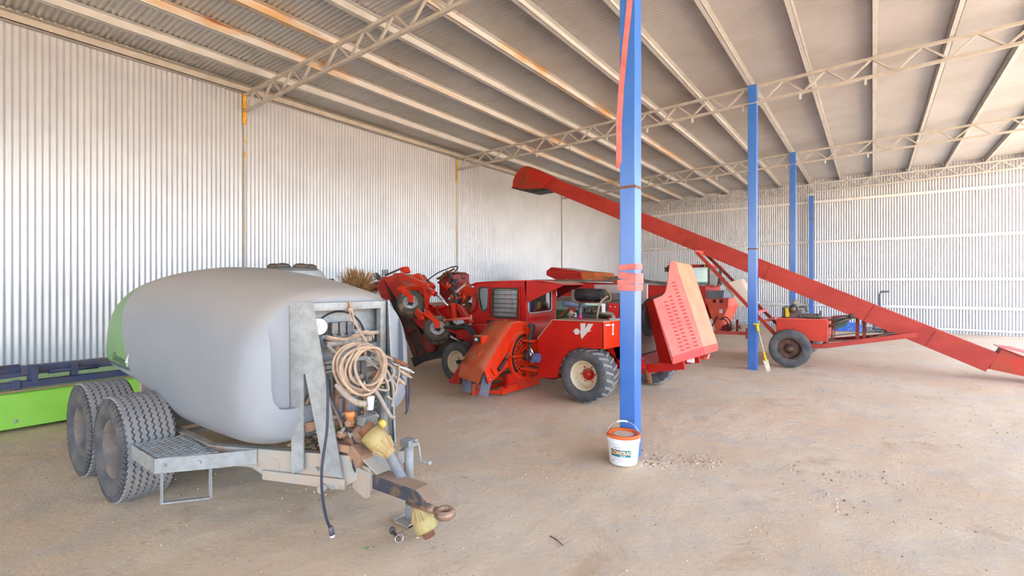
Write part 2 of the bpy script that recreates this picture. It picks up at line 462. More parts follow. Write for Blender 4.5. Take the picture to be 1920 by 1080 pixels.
# posts
def post(y, label, bands, half=.077, ztp=None):
    zt = ztp or ztop(XP) + .03
    t = thing('blue_post', label, 'post', (XP, y, 0), 'blue posts')
    B().bb(XP - half, XP + half, y - half, y + half, -.02, zt).obj('post_tube', M['blue'], t, bevel=.008)
    for z in bands:
        B().bb(XP - half - .004, XP + half + .004, y - half - .004, y + half + .004, z - .012, z + .012).obj('tie_band', M['rustbrown'], t)
    B().bb(XP - .1, XP + .1, y - .1, y + .1, zbot(XP) - .03, zbot(XP) - .018).obj('cleat_plate', M['truss'], t)
    return t
post(YT[1], 'nearest blue square steel post with pink strapping wound round it', [2.51])
post(YT[2], 'second blue steel post, with a yellow-handled shovel leaning beside it', [3.18 - .9])
post(YT[3], 'third blue steel post from the camera, behind the red auger', [])
post(YE - .3, 'farthest blue post, standing against the far corrugated wall', [4.05], ztp=4.9)
# ================================================================ wheels
def tyre_mesh(b, c, ax, R, W, r, tread, nseg=64):
    # ax points to the outer face; profile is (radius, offset along ax)
    H = W / 2
    prof = [(r * .98, H * .72), (r * 1.03, H * .86), (r + (R - r) * .28, H * .97), (r + (R - r) * .55, H), (r + (R - r) * .8, H * .95), (R * .975, H * .84), (R * .992, H * .6), (R, 0)]
    prof = prof + [(p, -q) for p, q in prof[-2::-1]]
    b.lathe(prof, c, ax, nseg)
    A = Vector(ax).normalized(); x = A.orthogonal().normalized(); y = A.cross(x); c = Vector(c)
    def pt(a, rad, off): return c + (x * math.cos(a) + y * math.sin(a)) * rad + A * off
    if tread == 'zigzag':
        n = 54; ribs = 7; rw = W * .86 / ribs
        for k in range(ribs):
            o0 = -W * .43 + rw * (k + .5); vs = []; fs = []
            for i in range(n * 2):
                a = 2 * math.pi * i / (2 * n); z = rw * .17 * (1 if i % 2 else -1)
                e = abs(o0) / H; rr = R * (.997 - .03 * e ** 4)
                for off, h in ((-rw * .40, 0), (-rw * .36, .016), (rw * .36, .016), (rw * .40, 0)): vs.append(pt(a, rr + h * R / .39, o0 + off + z))
            m = n * 2
            for i in range(m):
                for q in range(3): fs.append((i * 4 + q, ((i + 1) % m) * 4 + q, ((i + 1) % m) * 4 + q + 1, i * 4 + q + 1))
            b.m = 1; b.add(vs, fs); b.m = 0
        for s_ in (-1, 1):                                  # shoulder blocks
            for i in range(n):
                a = 2 * math.pi * (i + .5) / n; da = 2 * math.pi / n * .3
                q = [pt(a + d_, rd, s_ * of) for d_ in (-da, da) for rd, of in ((R * .90, H * .99), (R * 1.0, H * .93), (R * .985, H * .80), (R * .88, H * .88))]
                b.m = 0; b.add(q, [(0, 1, 5, 4), (1, 2, 6, 5), (0, 3, 2, 1), (4, 5, 6, 7), (3, 0, 4, 7)])
    elif tread == 'lug':
        n = 22
        for i in range(n):
            for s_ in (-1, 1):
                a0 = 2 * math.pi * (i + (.5 if s_ > 0 else 0)) / n
                vs = []
                for t in (0, .3, .65, 1.0):
                    off = s_ * (H * (.02 + .93 * t)); a = a0 + .17 * t; wd = .062 - .012 * t
                    e = t; rr = R * (.99 - .035 * e ** 3)
                    for d_, h in ((-wd, 0), (-wd * .8, .035), (wd * .8, .035), (wd, 0)): vs.append(pt(a + d_, rr + h * R * (1 - .2 * t), off))
                fs = [(k * 4 + q, (k + 1) * 4 + q, (k + 1) * 4 + q + 1, k * 4 + q + 1) for k in range(3) for q in range(3)] + [(0, 1, 2, 3), (15, 14, 13, 12)]
                b.m = 1; b.add(vs, fs); b.m = 0
    elif tread == 'rib':
        for k in range(5):
            o0 = -W * .36 + W * .72 * k / 4; rw = W * .065
            b.lathe([(R * .98, o0 - rw), (R * 1.006, o0 - rw * .9), (R * 1.006, o0 + rw * .9), (R * .98, o0 + rw)], c, ax, nseg, smooth=False)
    elif tread == 'block':
        n = 46
        for k in range(7):
            o0 = -W * .38 + W * .76 * k / 6; rw = W * .045
            for i in range(n):
                a = 2 * math.pi * (i + .5 * (k % 2)) / n; da = 2 * math.pi / n * .36
                q = [pt(a + d_, rd, o0 + of) for d_ in (-da, da) for rd, of in ((R * .985, -rw), (R * 1.012, -rw), (R * 1.012, rw), (R * .985, rw))]
                b.m = 1; b.add(q, [(0, 1, 5, 4), (1, 2, 6, 5), (2, 3, 7, 6), (0, 3, 2, 1), (4, 5, 6, 7)]); b.m = 0

def wheel(parent, c, ax, R, W, r, tread, mt, mt2, mrim, dish=.2, mhub=None, nuts=5, hubr=.32, label=None):
    # wheel > rim, hub
    b = B(); tyre_mesh(b, c, ax, R, W, r, tread)
    o = b.obj('wheel', [mt, mt2], parent)
    if label: o['label'] = label
    H = W / 2; A = Vector(ax).normalized(); c = Vector(c)
    b = B()
    b.lathe([(r * 1.02, H * .80), (r * 1.0, H * .84), (r * .96, H * .80), (r * .90, H * .62), (r * .86, H * .5 - dish * .2), (r * .80, H * .55 - dish * .6), (r * .5, H * .6 - dish * .6), (r * .3, H * .6 - dish * .5), (0.001, H * .6 - dish * .5)], c, ax, 40)
    b.lathe([(r * 1.02, -H * .80), (r * .96, -H * .8), (r * .88, -H * .3), (.001, -H * .25)], c, ax, 32)
    b.obj('rim', mrim, o)
    x = A.orthogonal().normalized(); y = A.cross(x); z0 = H * .6 - dish * .5
    b = B()
    b.lathe([(r * hubr, z0), (r * hubr, z0 + .02), (r * hubr * .7, z0 + .035), (r * hubr * .62, z0 + .06), (.001, z0 + .062)], c, ax, 24)
    for i in range(nuts):
        a = 2 * math.pi * i / nuts + .3; p = c + (x * math.cos(a) + y * math.sin(a)) * r * (hubr + .13)
        b.cyl(p + A * (z0 - .005), p + A * (z0 + .02), r * .05, n=6)
    b.obj('hub', mhub or M['black'], o)
    return o
# ================================================================ tank sprayer
CY = 2.06
def tank_mat():
    m = mat('faded_plastic_tank', lin(134, 140, 148), .5, 0, c2=lin(144, 147, 152), scale=.8, dust=lin(184, 172, 158), dustamt=.75, dlo=.25, dhi=.95, bump=.05, bscale=90)
    n = m.node_tree.nodes; l = m.node_tree.links; b = n['Principled BSDF']
    src = b.inputs['Base Color'].links[0].from_socket
    g = n.new('ShaderNodeNewGeometry'); sx = n.new('ShaderNodeSeparateXYZ'); l.new(g.outputs['Position'], sx.inputs[0])
    def mth(op, a, c=None):
        x = n.new('ShaderNodeMath'); x.operation = op
        for i, v in enumerate((a, c)):
            if v is None: continue
            if isinstance(v, (int, float)): x.inputs[i].default_value = v
            else: l.new(v, x.inputs[i])
        return x.outputs[0]
    X, Z = sx.outputs[0], sx.outputs[2]
    # boundary: x = -5.02 at z .83, -5.48 at z 1.34
    edge = mth('ADD', mth('MULTIPLY', Z, -.93), -4.22)
    left = mth('MULTIPLY', mth('SUBTRACT', edge, X), 60); left = mth('MINIMUM', mth('MAXIMUM', left, 0), 1)
    above = mth('MINIMUM', mth('MAXIMUM', mth('MULTIPLY', mth('SUBTRACT', Z, .865), 120), 0), 1)
    green = mth('MULTIPLY', left, above)
    band = mth('MULTIPLY', mth('MINIMUM', mth('MAXIMUM', mth('MULTIPLY', mth('SUBTRACT', .905, Z), 120), 0), 1), green)
    def mix(f, a, c):
        x = n.new('ShaderNodeMix'); x.data_type = 'RGBA'; l.new(f, x.inputs[0]); l.new(a, x.inputs[6]); x.inputs[7].default_value = (*c, 1); return x.outputs[2]
    o = mix(green, src, lin(112, 150, 98)); o = mix(band, o, lin(70, 78, 88))
    l.new(o, b.inputs['Base Color'])
    return m
M['tank'] = tank_mat()
spr = thing('tank_sprayer', 'large grey plastic tank sprayer trailer on twin tyres, with hoses coiled at its front', 'sprayer', (-4.0, CY, 0))
# tank body
secs = [(-6.36, .16, 1.13, 1.28), (-6.34, .34, 1.0, 1.42), (-6.27, .48, .91, 1.52), (-6.12, .58, .86, 1.60), (-5.9, .64, .83, 1.66), (-5.6, .675, .80, 1.70), (-5.2, .69, .765, 1.735),
        (-4.90, .69, .71, 1.75), (-4.65, .69, .625, 1.758), (-4.45, .69, .555, 1.755), (-4.25, .69, .52, 1.742), (-4.0, .69, .508, 1.717), (-3.7, .69, .508, 1.682), (-3.45, .69, .515, 1.643),
        (-3.28, .69, .525, 1.608), (-3.16, .675, .54, 1.585), (-3.09, .645, .56, 1.565), (-3.04, .60, .59, 1.54), (-3.01, .55, .66, 1.52), (-2.995, .50, .70, 1.49)]
def tank_rows():
    dens = []
    for i in range(len(secs) - 1):
        p0, p1, p2, p3 = secs[max(i - 1, 0)], secs[i], secs[i + 1], secs[min(i + 2, len(secs) - 1)]
        for k in range(4):
            t = k / 4
            dens.append(tuple(.5 * (2 * a1 + (a2 - a0) * t + (2 * a0 - 5 * a1 + 4 * a2 - a3) * t * t + (3 * a1 - a0 - 3 * a2 + a3) * t ** 3) for a0, a1, a2, a3 in zip(p0, p1, p2, p3)))
    dens.append(secs[-1]); rows = []
    for x, hw, zb, zt in dens:
        zc = .92 + (zt + zb) * .5 * .0 if False else (max(.92, zb + .12) if zb < 1.1 else (zt + zb) / 2)
        row = []
        N = 96
        for k in range(N):
            a = 2 * math.pi * k / N; ca, sa = math.cos(a), math.sin(a)
            if sa >= 0: n_ = 2.6; h = zt - zc
            else: n_ = 4.6; h = zc - zb
            yy = hw * math.copysign(abs(ca) ** (2 / n_), ca); zz = h * math.copysign(abs(sa) ** (2 / n_), sa)
            if sa < 0: yy *= 1 - .05 * min(1, abs(zz) / .36) ** 1.6
            if abs(zz) < .012 and abs(ca) > .6: yy *= 1.006          # moulding seam
            row.append(Vector((x, CY + yy, zc + zz)))
        rows.append(row)
    return rows
b = B(); rows = tank_rows(); N = 96
vs = [p for r in rows for p in r]
b.add(vs, [(i * N + k, i * N + (k + 1) % N, (i + 1) * N + (k + 1) % N, (i + 1) * N + k) for i in range(len(rows) - 1) for k in range(N)] + [tuple(range(N)), tuple((len(rows) - 1) * N + k for k in range(N))[::-1]], True)
tank = b.obj('tank', M['tank'], spr)
# recess moulded across the front, where the frame stands
b = B()
hy = .53
ar = [(.13 * (1 - math.sin(a)), .13 * (1 - math.cos(a))) for a in [math.pi / 2 * i / 8 for i in range(9)]]      # rounded corner, inset from side / top
out = [(CY - hy + .11, .80), (CY - hy + .05, .815), (CY - hy + .015, .86), (CY - hy, .94)] + [(CY - hy + u_, 1.465 - v_) for u_, v_ in ar[::-1]] + [(CY + hy - u_, 1.465 - v_) for u_, v_ in ar] + [(CY + hy, .94), (CY + hy - .015, .86), (CY + hy - .05, .815), (CY + hy - .11, .80)]
b.prism(out, 0, -3.06, -2.7)
cut = b.obj('cutter', M['tank'], spr)
md = tank.modifiers.new('cut', 'BOOLEAN'); md.operation = 'DIFFERENCE'; md.object = cut; md.solver = 'EXACT'
dg = bpy.context.evaluated_depsgraph_get(); ev = tank.evaluated_get(dg)
me = bpy.data.meshes.new_from_object(ev); tank.modifiers.clear(); tank.data = me
bpy.data.objects.remove(cut)
md = tank.modifiers.new('soft', 'BEVEL'); md.width = .014; md.segments = 3; md.limit_method = 'ANGLE'; md.angle_limit = R_(50); md.harden_normals = True
bm = bmesh.new(); bm.from_mesh(tank.data)
sharp = [e for e in bm.edges if len(e.link_faces) == 2 and e.calc_face_angle() > R_(40)]
for e in sharp: e.smooth = False
for f in bm.faces: f.smooth = True
bm.to_mesh(tank.data); bm.free()
# lid on the tank top is behind the crown; lettering on the green panel
def text(body, size, loc, rot, mt, parent, name='lettering', shear=0, ext=.001, fx=1, bold=0):
    cu = bpy.data.curves.new(name, 'FONT'); cu.body = body; cu.size = size; cu.extrude = ext; cu.shear = shear; cu.offset = bold
    o = bpy.data.objects.new(name, cu); col.objects.link(o)
    dg = bpy.context.evaluated_depsgraph_get(); me = bpy.data.meshes.new_from_object(o.evaluated_get(dg))
    bpy.data.objects.remove(o); me.materials.clear(); me.materials.append(mt)
    o = bpy.data.objects.new(name, me); col.objects.link(o)
    Mx = Matrix.Translation(loc) @ rot.to_4x4() @ Matrix.Diagonal((fx, 1, 1, 1))
    org = Vector((0, 0, 0)); p = parent
    while p is not None: org += p.location; p = p.parent
    me.transform(Matrix.Translation(-org) @ Mx); o.parent = parent
    return o
rotS = Matrix(((1, 0, 0), (0, 0, -1), (0, 1, 0)))          # text standing, read from -Y
def on_tank(o):                                            # press flat lettering against the tank's side
    from mathutils.bvhtree import BVHTree
    bm = bmesh.new(); bm.from_mesh(tank.data); t = BVHTree.FromBMesh(bm); bm.free()
    off = Vector((0, 0, 0))
    for v in o.data.vertices:
        h = t.ray_cast(Vector((v.co.x, -3, v.co.z)), Vector((0, 1, 0)))
        if h[0]: v.co.y = h[0].y - .003
on_tank(text('Quantum', .105, Vector((-5.56, 1.3, .925)), rotS @ Matrix.Rotation(R_(-3), 3, 'Z'), mat('dark_print', lin(60, 84, 70), .5), tank, shear=.3, ext=0, fx=1.0))
on_tank(text('4', .15, Vector((-5.16, 1.3, .90)), rotS, M['white'], tank, shear=.3, ext=0, bold=.004))

# wheels: two tandem pairs
for x in (-4.5, -5.32):
    wheel(spr, (x, 1.25, .385), (0, -1, 0), .375, .34, .21, 'zigzag', M['tyre_dark'], M['tyre'], M['rim_dirty'], dish=.16, mhub=M['rim_dirty'])
    wheel(spr, (x, 2 * CY - 1.25, .385), (0, 1, 0), .375, .34, .21, 'zigzag', M['tyre_dark'], M['tyre'], M['rim_dirty'], dish=.16, mhub=M['rim_dirty'])
b = B()
for x in (-4.5, -5.32): b.cyl((x, 1.2, .385), (x, 2 * CY - 1.2, .385), .035)
b.bar((-4.5, 1.5, .40), (-5.32, 1.5, .40), .07, .1); b.bar((-4.5, 2.62, .40), (-5.32, 2.62, .40), .07, .1)
b.bb(-5.0, -4.85, 1.45, 2.67, .36, .5)
b.bb(-5.0, -4.94, 1.42, 1.48, .4, .88)
b.obj('axle', M['zincdust'], spr)

# chassis rails, converging to the hitch
def pf(X, Z, Y=0, s_=-1):
    a = math.atan(.47); x = -3.35 + X * math.cos(a) - Y * math.sin(a); y = 1.57 + X * math.sin(a) + Y * math.cos(a)
    return Vector((x, y if s_ < 0 else 2 * CY - y, Z))
b = B()
for s_ in (-1, 1):
    b.plate([pf(-.35, .50, .03, s_), pf(.78, .50, .03, s_), pf(.78, .35, .03, s_), pf(.66, .283, .03, s_), pf(.12, .312, .03, s_), pf(0, .371, .03, s_), pf(-.35, .371, .03, s_)], .06)
    b.plate([pf(.1, .368, -.012, s_), pf(.70, .355, -.012, s_), pf(.70, .285, -.012, s_), pf(.10, .306, -.012, s_)], .02)
    b.bar((-3.66, 1.46 if s_ < 0 else 2 * CY - 1.46, .435), (-5.6, 1.46 if s_ < 0 else 2 * CY - 1.46, .435), .06, .13)
b.obj('chassis_rail', M['zincdust'], spr, bevel=.006)
b = B(); b.lathe([(.001, .004), (.046, .004), (.05, 0)], pf(.17, .395, -.002), pf(0, 0, 0) - pf(0, 0, -1), 24)
b.obj('round_cap', M['zincdust'], spr)
b = B(); b.cyl(pf(.56, .296, -.07), pf(.56, .296, .0), .024, n=20); b.lathe([(.02, 0), (.02, .02)], pf(.56, .296, -.072), (pf(0, 0, 1) - pf(0, 0, 0)), 16)
b.obj('pivot_stub', M['zincdust'], spr)
b = B()
for X, Z in ((.348, .413), (.499, .405), (.653, .397), (.62, .30)): b.cyl(pf(X, Z, -.03), pf(X, Z, -.012), .014, n=6)
b.obj('bolt', M['zinc'], spr)
# deck between the rails
B().plate([(-3.3, 1.62, .40), (-2.68, 1.92, .40), (-2.68, 2.2, .40), (-3.3, 2.5, .40)], .01).obj('deck_plate', M['zincdust'], spr)

# A-shaped frame plates and top beam
for s_ in (-1, 1):
    b = B()
    out = [(.327, .365), (.312, 1.473), (.32, 1.485), (.476, 1.485), (.69, .365), (.565, .385), (.425, 1.02), (.412, 1.02), (.412, .40)]
    hole = None
    v0 = []
    poly = out
    bb_ = B(); bb_.prism([(p[0], p[1]) for p in poly], 1, -.006, .006)
    fr = [pf(v.x, v.z, v.y - .022, s_) for v in bb_.v]
    b.add(fr, bb_.f)
    b.obj('frame_plate', M['zinc'], spr)
b = B(); b.bb(-3.0, -2.93, 1.76, 2.36, 1.435, 1.48); b.bb(-2.94, -2.932, 1.76, 2.36, 1.425, 1.48)
b.obj('top_beam', M['zinc'], spr, bevel=.003)
b = B(); b.bb(-2.98, -2.93, 2.31, 2.36, .3, 1.44); b.obj('far_upright', M['zinc'], spr, bevel=.003)
b = B(); b.bar((-2.86, 2.30, .98), (-2.77, 2.30, .40), .03, .01); b.obj('stay', M['zinc'], spr)
# front panel of the tank with circular rim line
b = B(); b.bb(-3.055, -3.045, 1.72, 2.34, .72, 1.43); b.obj('front_panel', M['zinc'], spr)
b = B(); b.tube([Vector((-3.035, 2.03 + .215 * math.cos(a), 1.21 + .20 * math.sin(a))) for a in [math.pi * i / 30 * .9 - .1 for i in range(31)]], .006, 8)
b.obj('black_hose', M['cable'], spr)
# slotted cross bracket and lower cross bar
b = B(); b.bb(-2.93, -2.92, 1.76, 2.31, 1.01, 1.085)
b.bb(-2.93, -2.915, 1.76, 2.31, 1.08, 1.09); b.obj('slotted_bracket', M['zinc'], spr)
b = B()
for z in (1.065, 1.03): b.bb(-2.919, -2.916, 1.82, 1.90, z - .005, z + .005)
b.obj('slots', M['black'], spr)
b = B(); b.bb(-2.97, -2.95, 1.75, 2.34, 1.235, 1.26); b.obj('cross_bar', M['zinc'], spr)
# gauge
t = B(); t.lathe([(.001, 0), (.052, 0), (.056, .004), (.058, .02), (.054, .024), (.05, .018)], (-2.92, 1.80, 1.325), (.86, -.5, .05), 32)
gz = t.obj('pressure_gauge', M['black'], spr)
A_ = Vector((.86, -.5, .05)).normalized()
t = B(); t.lathe([(.001, .018), (.05, .018), (.0505, .026), (.054, .026)], (-2.92, 1.80, 1.325), A_, 32); t.obj('dial', M['white'], gz)
t = B(); p0 = Vector((-2.92, 1.80, 1.325)) + A_ * .021; t.bar(p0 + Vector((-.01, -.012, -.03)), p0 + Vector((.006, .006, .018)), .002); t.obj('needle', M['black'], gz)
t = B(); t.tube(spline([(-2.92, 1.81, 1.27), (-2.92, 1.82, 1.22), (-2.92, 1.835, 1.19), (-2.92, 1.88, 1.18)]), .011, 10); t.obj('gauge_stem', M['darkplastic'], spr)
# solenoid valves
for y in (1.908, 1.968, 2.026):
    b = B(); b.bb(-2.945, -2.895, y - .023, y + .023, 1.268, 1.345); b.bb(-2.93, -2.90, y - .014, y + .014, 1.25, 1.27)
    b.obj('solenoid_valve', M['darkplastic'], spr, bevel=.004)
b = B(); b.bb(-2.94, -2.90, 2.09, 2.125, 1.235, 1.275); b.obj('white_box', M['white'], spr, bevel=.003)
b = B(); b.bb(-2.94, -2.91, 2.085, 2.115, 1.285, 1.32); b.obj('connector', M['darkplastic'], spr, bevel=.003)
# manifold under the valves
b = B(); b.tube([(-2.91, 1.85, 1.20), (-2.91, 2.20, 1.215)], .022, 12)
for i in range(7): y = 1.87 + .05 * i; b.cyl((-2.91, y - .003, 1.201 + i * .002), (-2.91, y + .003, 1.201 + i * .002), .027, n=14)
b.tube([(-2.92, 1.86, 1.165), (-2.92, 2.16, 1.18)], .009, 8)
b.obj('valve_manifold', M['hosegrey'], spr)
# bundled cables above the manifold
b = B(); rnd = random.Random(3)
for i in range(9):
    o = rnd.uniform(-.008, .008); q = rnd.uniform(-.012, .012); s0 = rnd.uniform(-.01, .01)
    b.tube(spline([(-2.89 + o, 1.84, 1.255 + q), (-2.88 + o, 1.90 + s0, 1.235 + q), (-2.87 + o, 1.98, 1.225 + q + s0), (-2.88 + o, 2.06 + s0, 1.245 + q), (-2.88 + o, 2.13, 1.262 + q), (-2.89 + o, 2.2, 1.25 + q), (-2.9, 2.225, 1.22 + q)]), .0038, 6)
b.obj('cable_bundle', M['hose'], spr)
# rope strap that ties the hoses to the beam
b = B(); b.tube(spline([(-2.925, 2.04, 1.485), (-2.90, 2.043, 1.40), (-2.88, 2.055, 1.33), (-2.80, 2.075, 1.22), (-2.76, 2.08, 1.17)]), .009, 8)
b.sphere((-2.91, 2.035, 1.425), (.016, .02, .018), 8); b.tube(spline([(-2.91, 2.03, 1.42), (-2.89, 2.02, 1.38), (-2.89, 2.035, 1.345)]), .006, 6)
b.obj('rope_tie', M['hose'], spr)
# hydraulic hose coil
b = B()
ex = Vector((.30, .95, 0)).normalized(); ez = Vector((0, 0, 1)); c0 = Vector((-2.70, 1.955, 1.055)); en = Vector((.95, -.3, 0))
for i, (r1, r2, dx, dz, th) in enumerate([(.155, .165, .0, .0, 0), (.145, .15, .008, .005, .3), (.135, .14, .02, -.012, .5), (.12, .15, .03, 0, -.2), (.105, .13, .04, .01, .2), (.15, .155, .02, -.01, -.3), (.095, .14, .055, .0, .1)]):
    pts = []
    for k in range(24):
        a = 2 * math.pi * k / 24
        wob = .006 * math.sin(3 * a + i)
        pts.append(c0 + ex * ((r1 + wob) * math.cos(a + th) + dx) + ez * ((r2 + wob) * math.sin(a + th) + dz) + en * (.015 * i - .03 + .012 * math.sin(2 * a + i)))
    b.tube(spline(pts, 3, True), .0095, 9, closed=True)
b.obj('hose_coil', M['hose'], spr)
b = B()
hs_ = [[(-2.75, 2.08, 1.11), (-2.70, 2.13, 1.06), (-2.66, 2.17, .98), (-2.65, 2.20, .86), (-2.66, 2.19, .76)],
       [(-2.74, 2.03, 1.10), (-2.69, 2.09, 1.04), (-2.66, 2.13, .97), (-2.66, 2.16, .88), (-2.70, 2.08, .90), (-2.72, 2.02, .92)],
       [(-2.74, 2.10, 1.08), (-2.68, 2.18, 1.05), (-2.65, 2.20, 1.0), (-2.66, 2.16, .94), (-2.7, 2.10, .93)],
       [(-2.73, 2.12, 1.12), (-2.68, 2.20, 1.09), (-2.66, 2.25, 1.04), (-2.67, 2.26, .96), (-2.68, 2.24, .86)],
       [(-2.71, 2.10, .98), (-2.68, 2.2, .94), (-2.66, 2.23, .88), (-2.66, 2.2, .81), (-2.66, 2.15, .84)]]
for i, h in enumerate(hs_): b.tube(spline(h), .009, 8)
b.obj('loose_hose', M['hosegrey'], spr)
# hose ends with couplings, hanging on the right
for i, (p, q) in enumerate([((-2.72, 2.16, 1.12), (-2.62, 2.28, 1.04)), ((-2.72, 2.18, 1.08), (-2.62, 2.33, .985)), ((-2.72, 2.2, 1.06), (-2.64, 2.33, .95)), ((-2.70, 2.22, .98), (-2.66, 2.30, .90))]):
    b = B(); p = Vector(p); q = Vector(q); b.tube([p, p.lerp(q, .5), p.lerp(q, .55), q], [.011, .011, .014, .014], 10); b.tube([q, q + (q - p) * .12], [.009, .006], 8)
    b.obj('hose_end', M['rustbrown'] if i == 0 else (M['chrome'] if i == 1 else M['hose']), spr)
b = B(); b.tube(spline([(-2.68, 2.27, 1.03), (-2.66, 2.33, .96), (-2.66, 2.35, .86), (-2.66, 2.335, .72), (-2.67, 2.32, .68)]), .007, 8)
b.tube(spline([(-2.68, 2.26, .97), (-2.66, 2.31, .90), (-2.66, 2.325, .80), (-2.66, 2.325, .70)]), .007, 8); b.obj('dark_hose', M['cable'], spr)
# big suction hoses
b = B(); b.tube(spline([(-2.78, 1.84, .96), (-2.74, 1.87, .90), (-2.70, 1.93, .835), (-2.68, 1.99, .815)]), .021, 12)
b.obj('suction_hose', M['hosegrey'], spr); b = B(); b.tube(spline([(-2.72, 2.05, .93), (-2.70, 2.10, .86), (-2.68, 2.15, .76), (-2.67, 2.19, .69), (-2.67, 2.22, .68)]), .015, 12)
b.obj('suction_hose', M['hosegrey'], spr); b = B(); b.tube(spline([(-2.85, 1.80, .77), (-2.83, 1.86, .73), (-2.78, 1.93, .76)]), .014, 10)
b.obj('suction_hose', M['hosegrey'], spr); b = B(); b.tube(spline([(-2.9, 1.85, 1.20), (-2.85, 1.89, 1.14), (-2.8, 1.93, 1.08)]), .011, 10)
b.obj('suction_hose', M['hosegrey'], spr)
b = B(); b.tube([(-2.68, 2.03, .86), (-2.68, 2.03, .85), (-2.68, 2.025, .77)], [.018, .024, .022], 14); b.obj('hose_cuff', M['white'], spr)
# vertical pipes and framework behind the hoses
b = B(); b.bar((-2.92, 1.93, .42), (-2.92, 1.93, 1.2), .03, .03); b.bar((-2.92, 1.985, .42), (-2.9, 1.99, .9), .02, .03); b.bar((-3.0, 1.75, .66), (-2.85, 2.05, .70), .03, .06)
b.bar((-2.95, 2.18, .42), (-2.95, 2.18, 1.2), .03, .03)
b.obj('pump_bracket', M['dirtpart'], spr)
b = B(); b.lathe([(.10, -.02), (.115, -.02), (.115, .02), (.10, .02)], (-3.02, 1.87, .77), (1, -.1, 0), 28); b.obj('clamp_ring', M['hose'], spr)
# diaphragm pump
pm = B(); pm.box((-2.76, 1.97, .60), (.13, .11, .12)); pm.lathe([(.001, .09), (.05, .09), (.06, .07), (.065, -.06), (.001, -.06)], (-2.72, 1.99, .62), (.6, -.4, .1), 20)
pm.bar((-2.85, 1.83, .56), (-2.66, 1.95, .52), .07, .05); pm.box((-2.78, 1.88, .63), (.09, .09, .03)); pm.box((-2.66, 1.93, .50), (.12, .10, .10), Matrix.Rotation(.5, 3, 'Y'))
po = pm.obj('pump', M['dirtpart'], spr, bevel=.008)
b = B(); b.tube([(-2.70, 1.885, .69), (-2.70, 1.885, .75), (-2.70, 1.885, .752), (-2.70, 1.885, .785)], [.024, .024, .030, .030], 16); b.obj('filler_cap', mat('orange_cap', lin(206, 130, 70), .6, c2=lin(180, 120, 80), scale=12), po)
b = B(); b.box((-2.66, 1.985, .715), (.07, .10, .055))
for i in range(12): b.box((-2.622, 1.94 + i * .0085, .715), (.012, .003, .05))
b.box((-2.655, 1.985, .66), (.07, .10, .03))
b.obj('cooling_fins', M['zinc'], po)
b = B(); b.lathe([(.001, .02), (.02, .02), (.028, .012), (.03, 0), (.03, -.02)], (-2.64, 2.09, .665), (.85, -.5, .1), 20); b.obj('yellow_cap', mat('yellow_cap', lin(226, 190, 80), .5), po)
# slope plate (gearbox guard) over the hitch
b = B(); b.plate([(-2.62, 1.90, .50), (-2.50, 1.94, .405), (-2.50, 2.08, .405), (-2.62, 2.14, .50)], .008); b.bb(-2.70, -2.55, 1.925, 2.075, .29, .44)
b.plate([(-2.70, 1.905, .44), (-2.55, 1.925, .41), (-2.55, 1.925, .26), (-2.59, 1.925, .235), (-2.70, 1.905, .29)], .012)
b.obj('hitch_block', M['zincdust'], spr, bevel=.004)
# drawbar tube and ring eye
b = B(); b.plate([(-2.56, 1.945, .392), (-2.16, 1.945, .40), (-2.05, 1.945, .345), (-2.12, 1.945, .30), (-2.56, 1.945, .30)], .001)
b = B(); b.prism([(-2.60, .303), (-2.60, .393), (-2.15, .398), (-2.045, .345), (-2.115, .312)], 1, 1.945, 2.055)
b.obj('drawbar', M['steelblue'], spr, bevel=.004)
b = B(); b.tube([(-2.27, 2.0, .285), (-2.08, 2.0, .285), (-2.04, 2.0, .29)], [.027, .027, .022], 14)
b.lathe([(.026, -.02), (.05, -.024), (.062, -.01), (.062, .01), (.05, .024), (.026, .02)], (-1.965, 2.0, .292), (0, 0, 1), 28, closed=True)
b.obj('ring_eye', mat('worn_ring', lin(100, 84, 76), .5, .4, c2=lin(176, 140, 116), scale=8, dust=DUST, dustamt=.8), spr)
# jack stand
t = B(); t.cyl((-2.52, 2.22, .02), (-2.52, 2.22, .28), .022, n=16); t.cyl((-2.52, 2.22, .22), (-2.52, 2.22, .52), .033, n=20)
jk = t.obj('jack_stand', M['zinc'], spr)
b = B(); b.bb(-2.565, -2.475, 2.18, 2.26, .51, .555); b.obj('jack_head', M['zinc'], jk, bevel=.004)
b = B(); b.bb(-2.59, -2.44, 2.15, 2.29, .002, .012); b.bb(-2.59, -2.585, 2.15, 2.29, .002, .025); b.bb(-2.445, -2.44, 2.15, 2.29, .002, .025); b.obj('jack_foot', M['zincdust'], jk)
b = B(); b.tube([(-2.47, 2.22, .548), (-2.43, 2.22, .55), (-2.425, 2.22, .54), (-2.40, 2.22, .43), (-2.395, 2.22, .425), (-2.32, 2.22, .437)], .007, 8); b.tube([(-2.33, 2.22, .436), (-2.315, 2.22, .439)], .013, 10)
b.obj('crank_handle', M['zinc'], jk)
b = B(); b.bar((-2.52, 2.15, .45), (-2.56, 2.22, .45), .03, .08); b.obj('jack_bracket', M['zincdust'], jk)
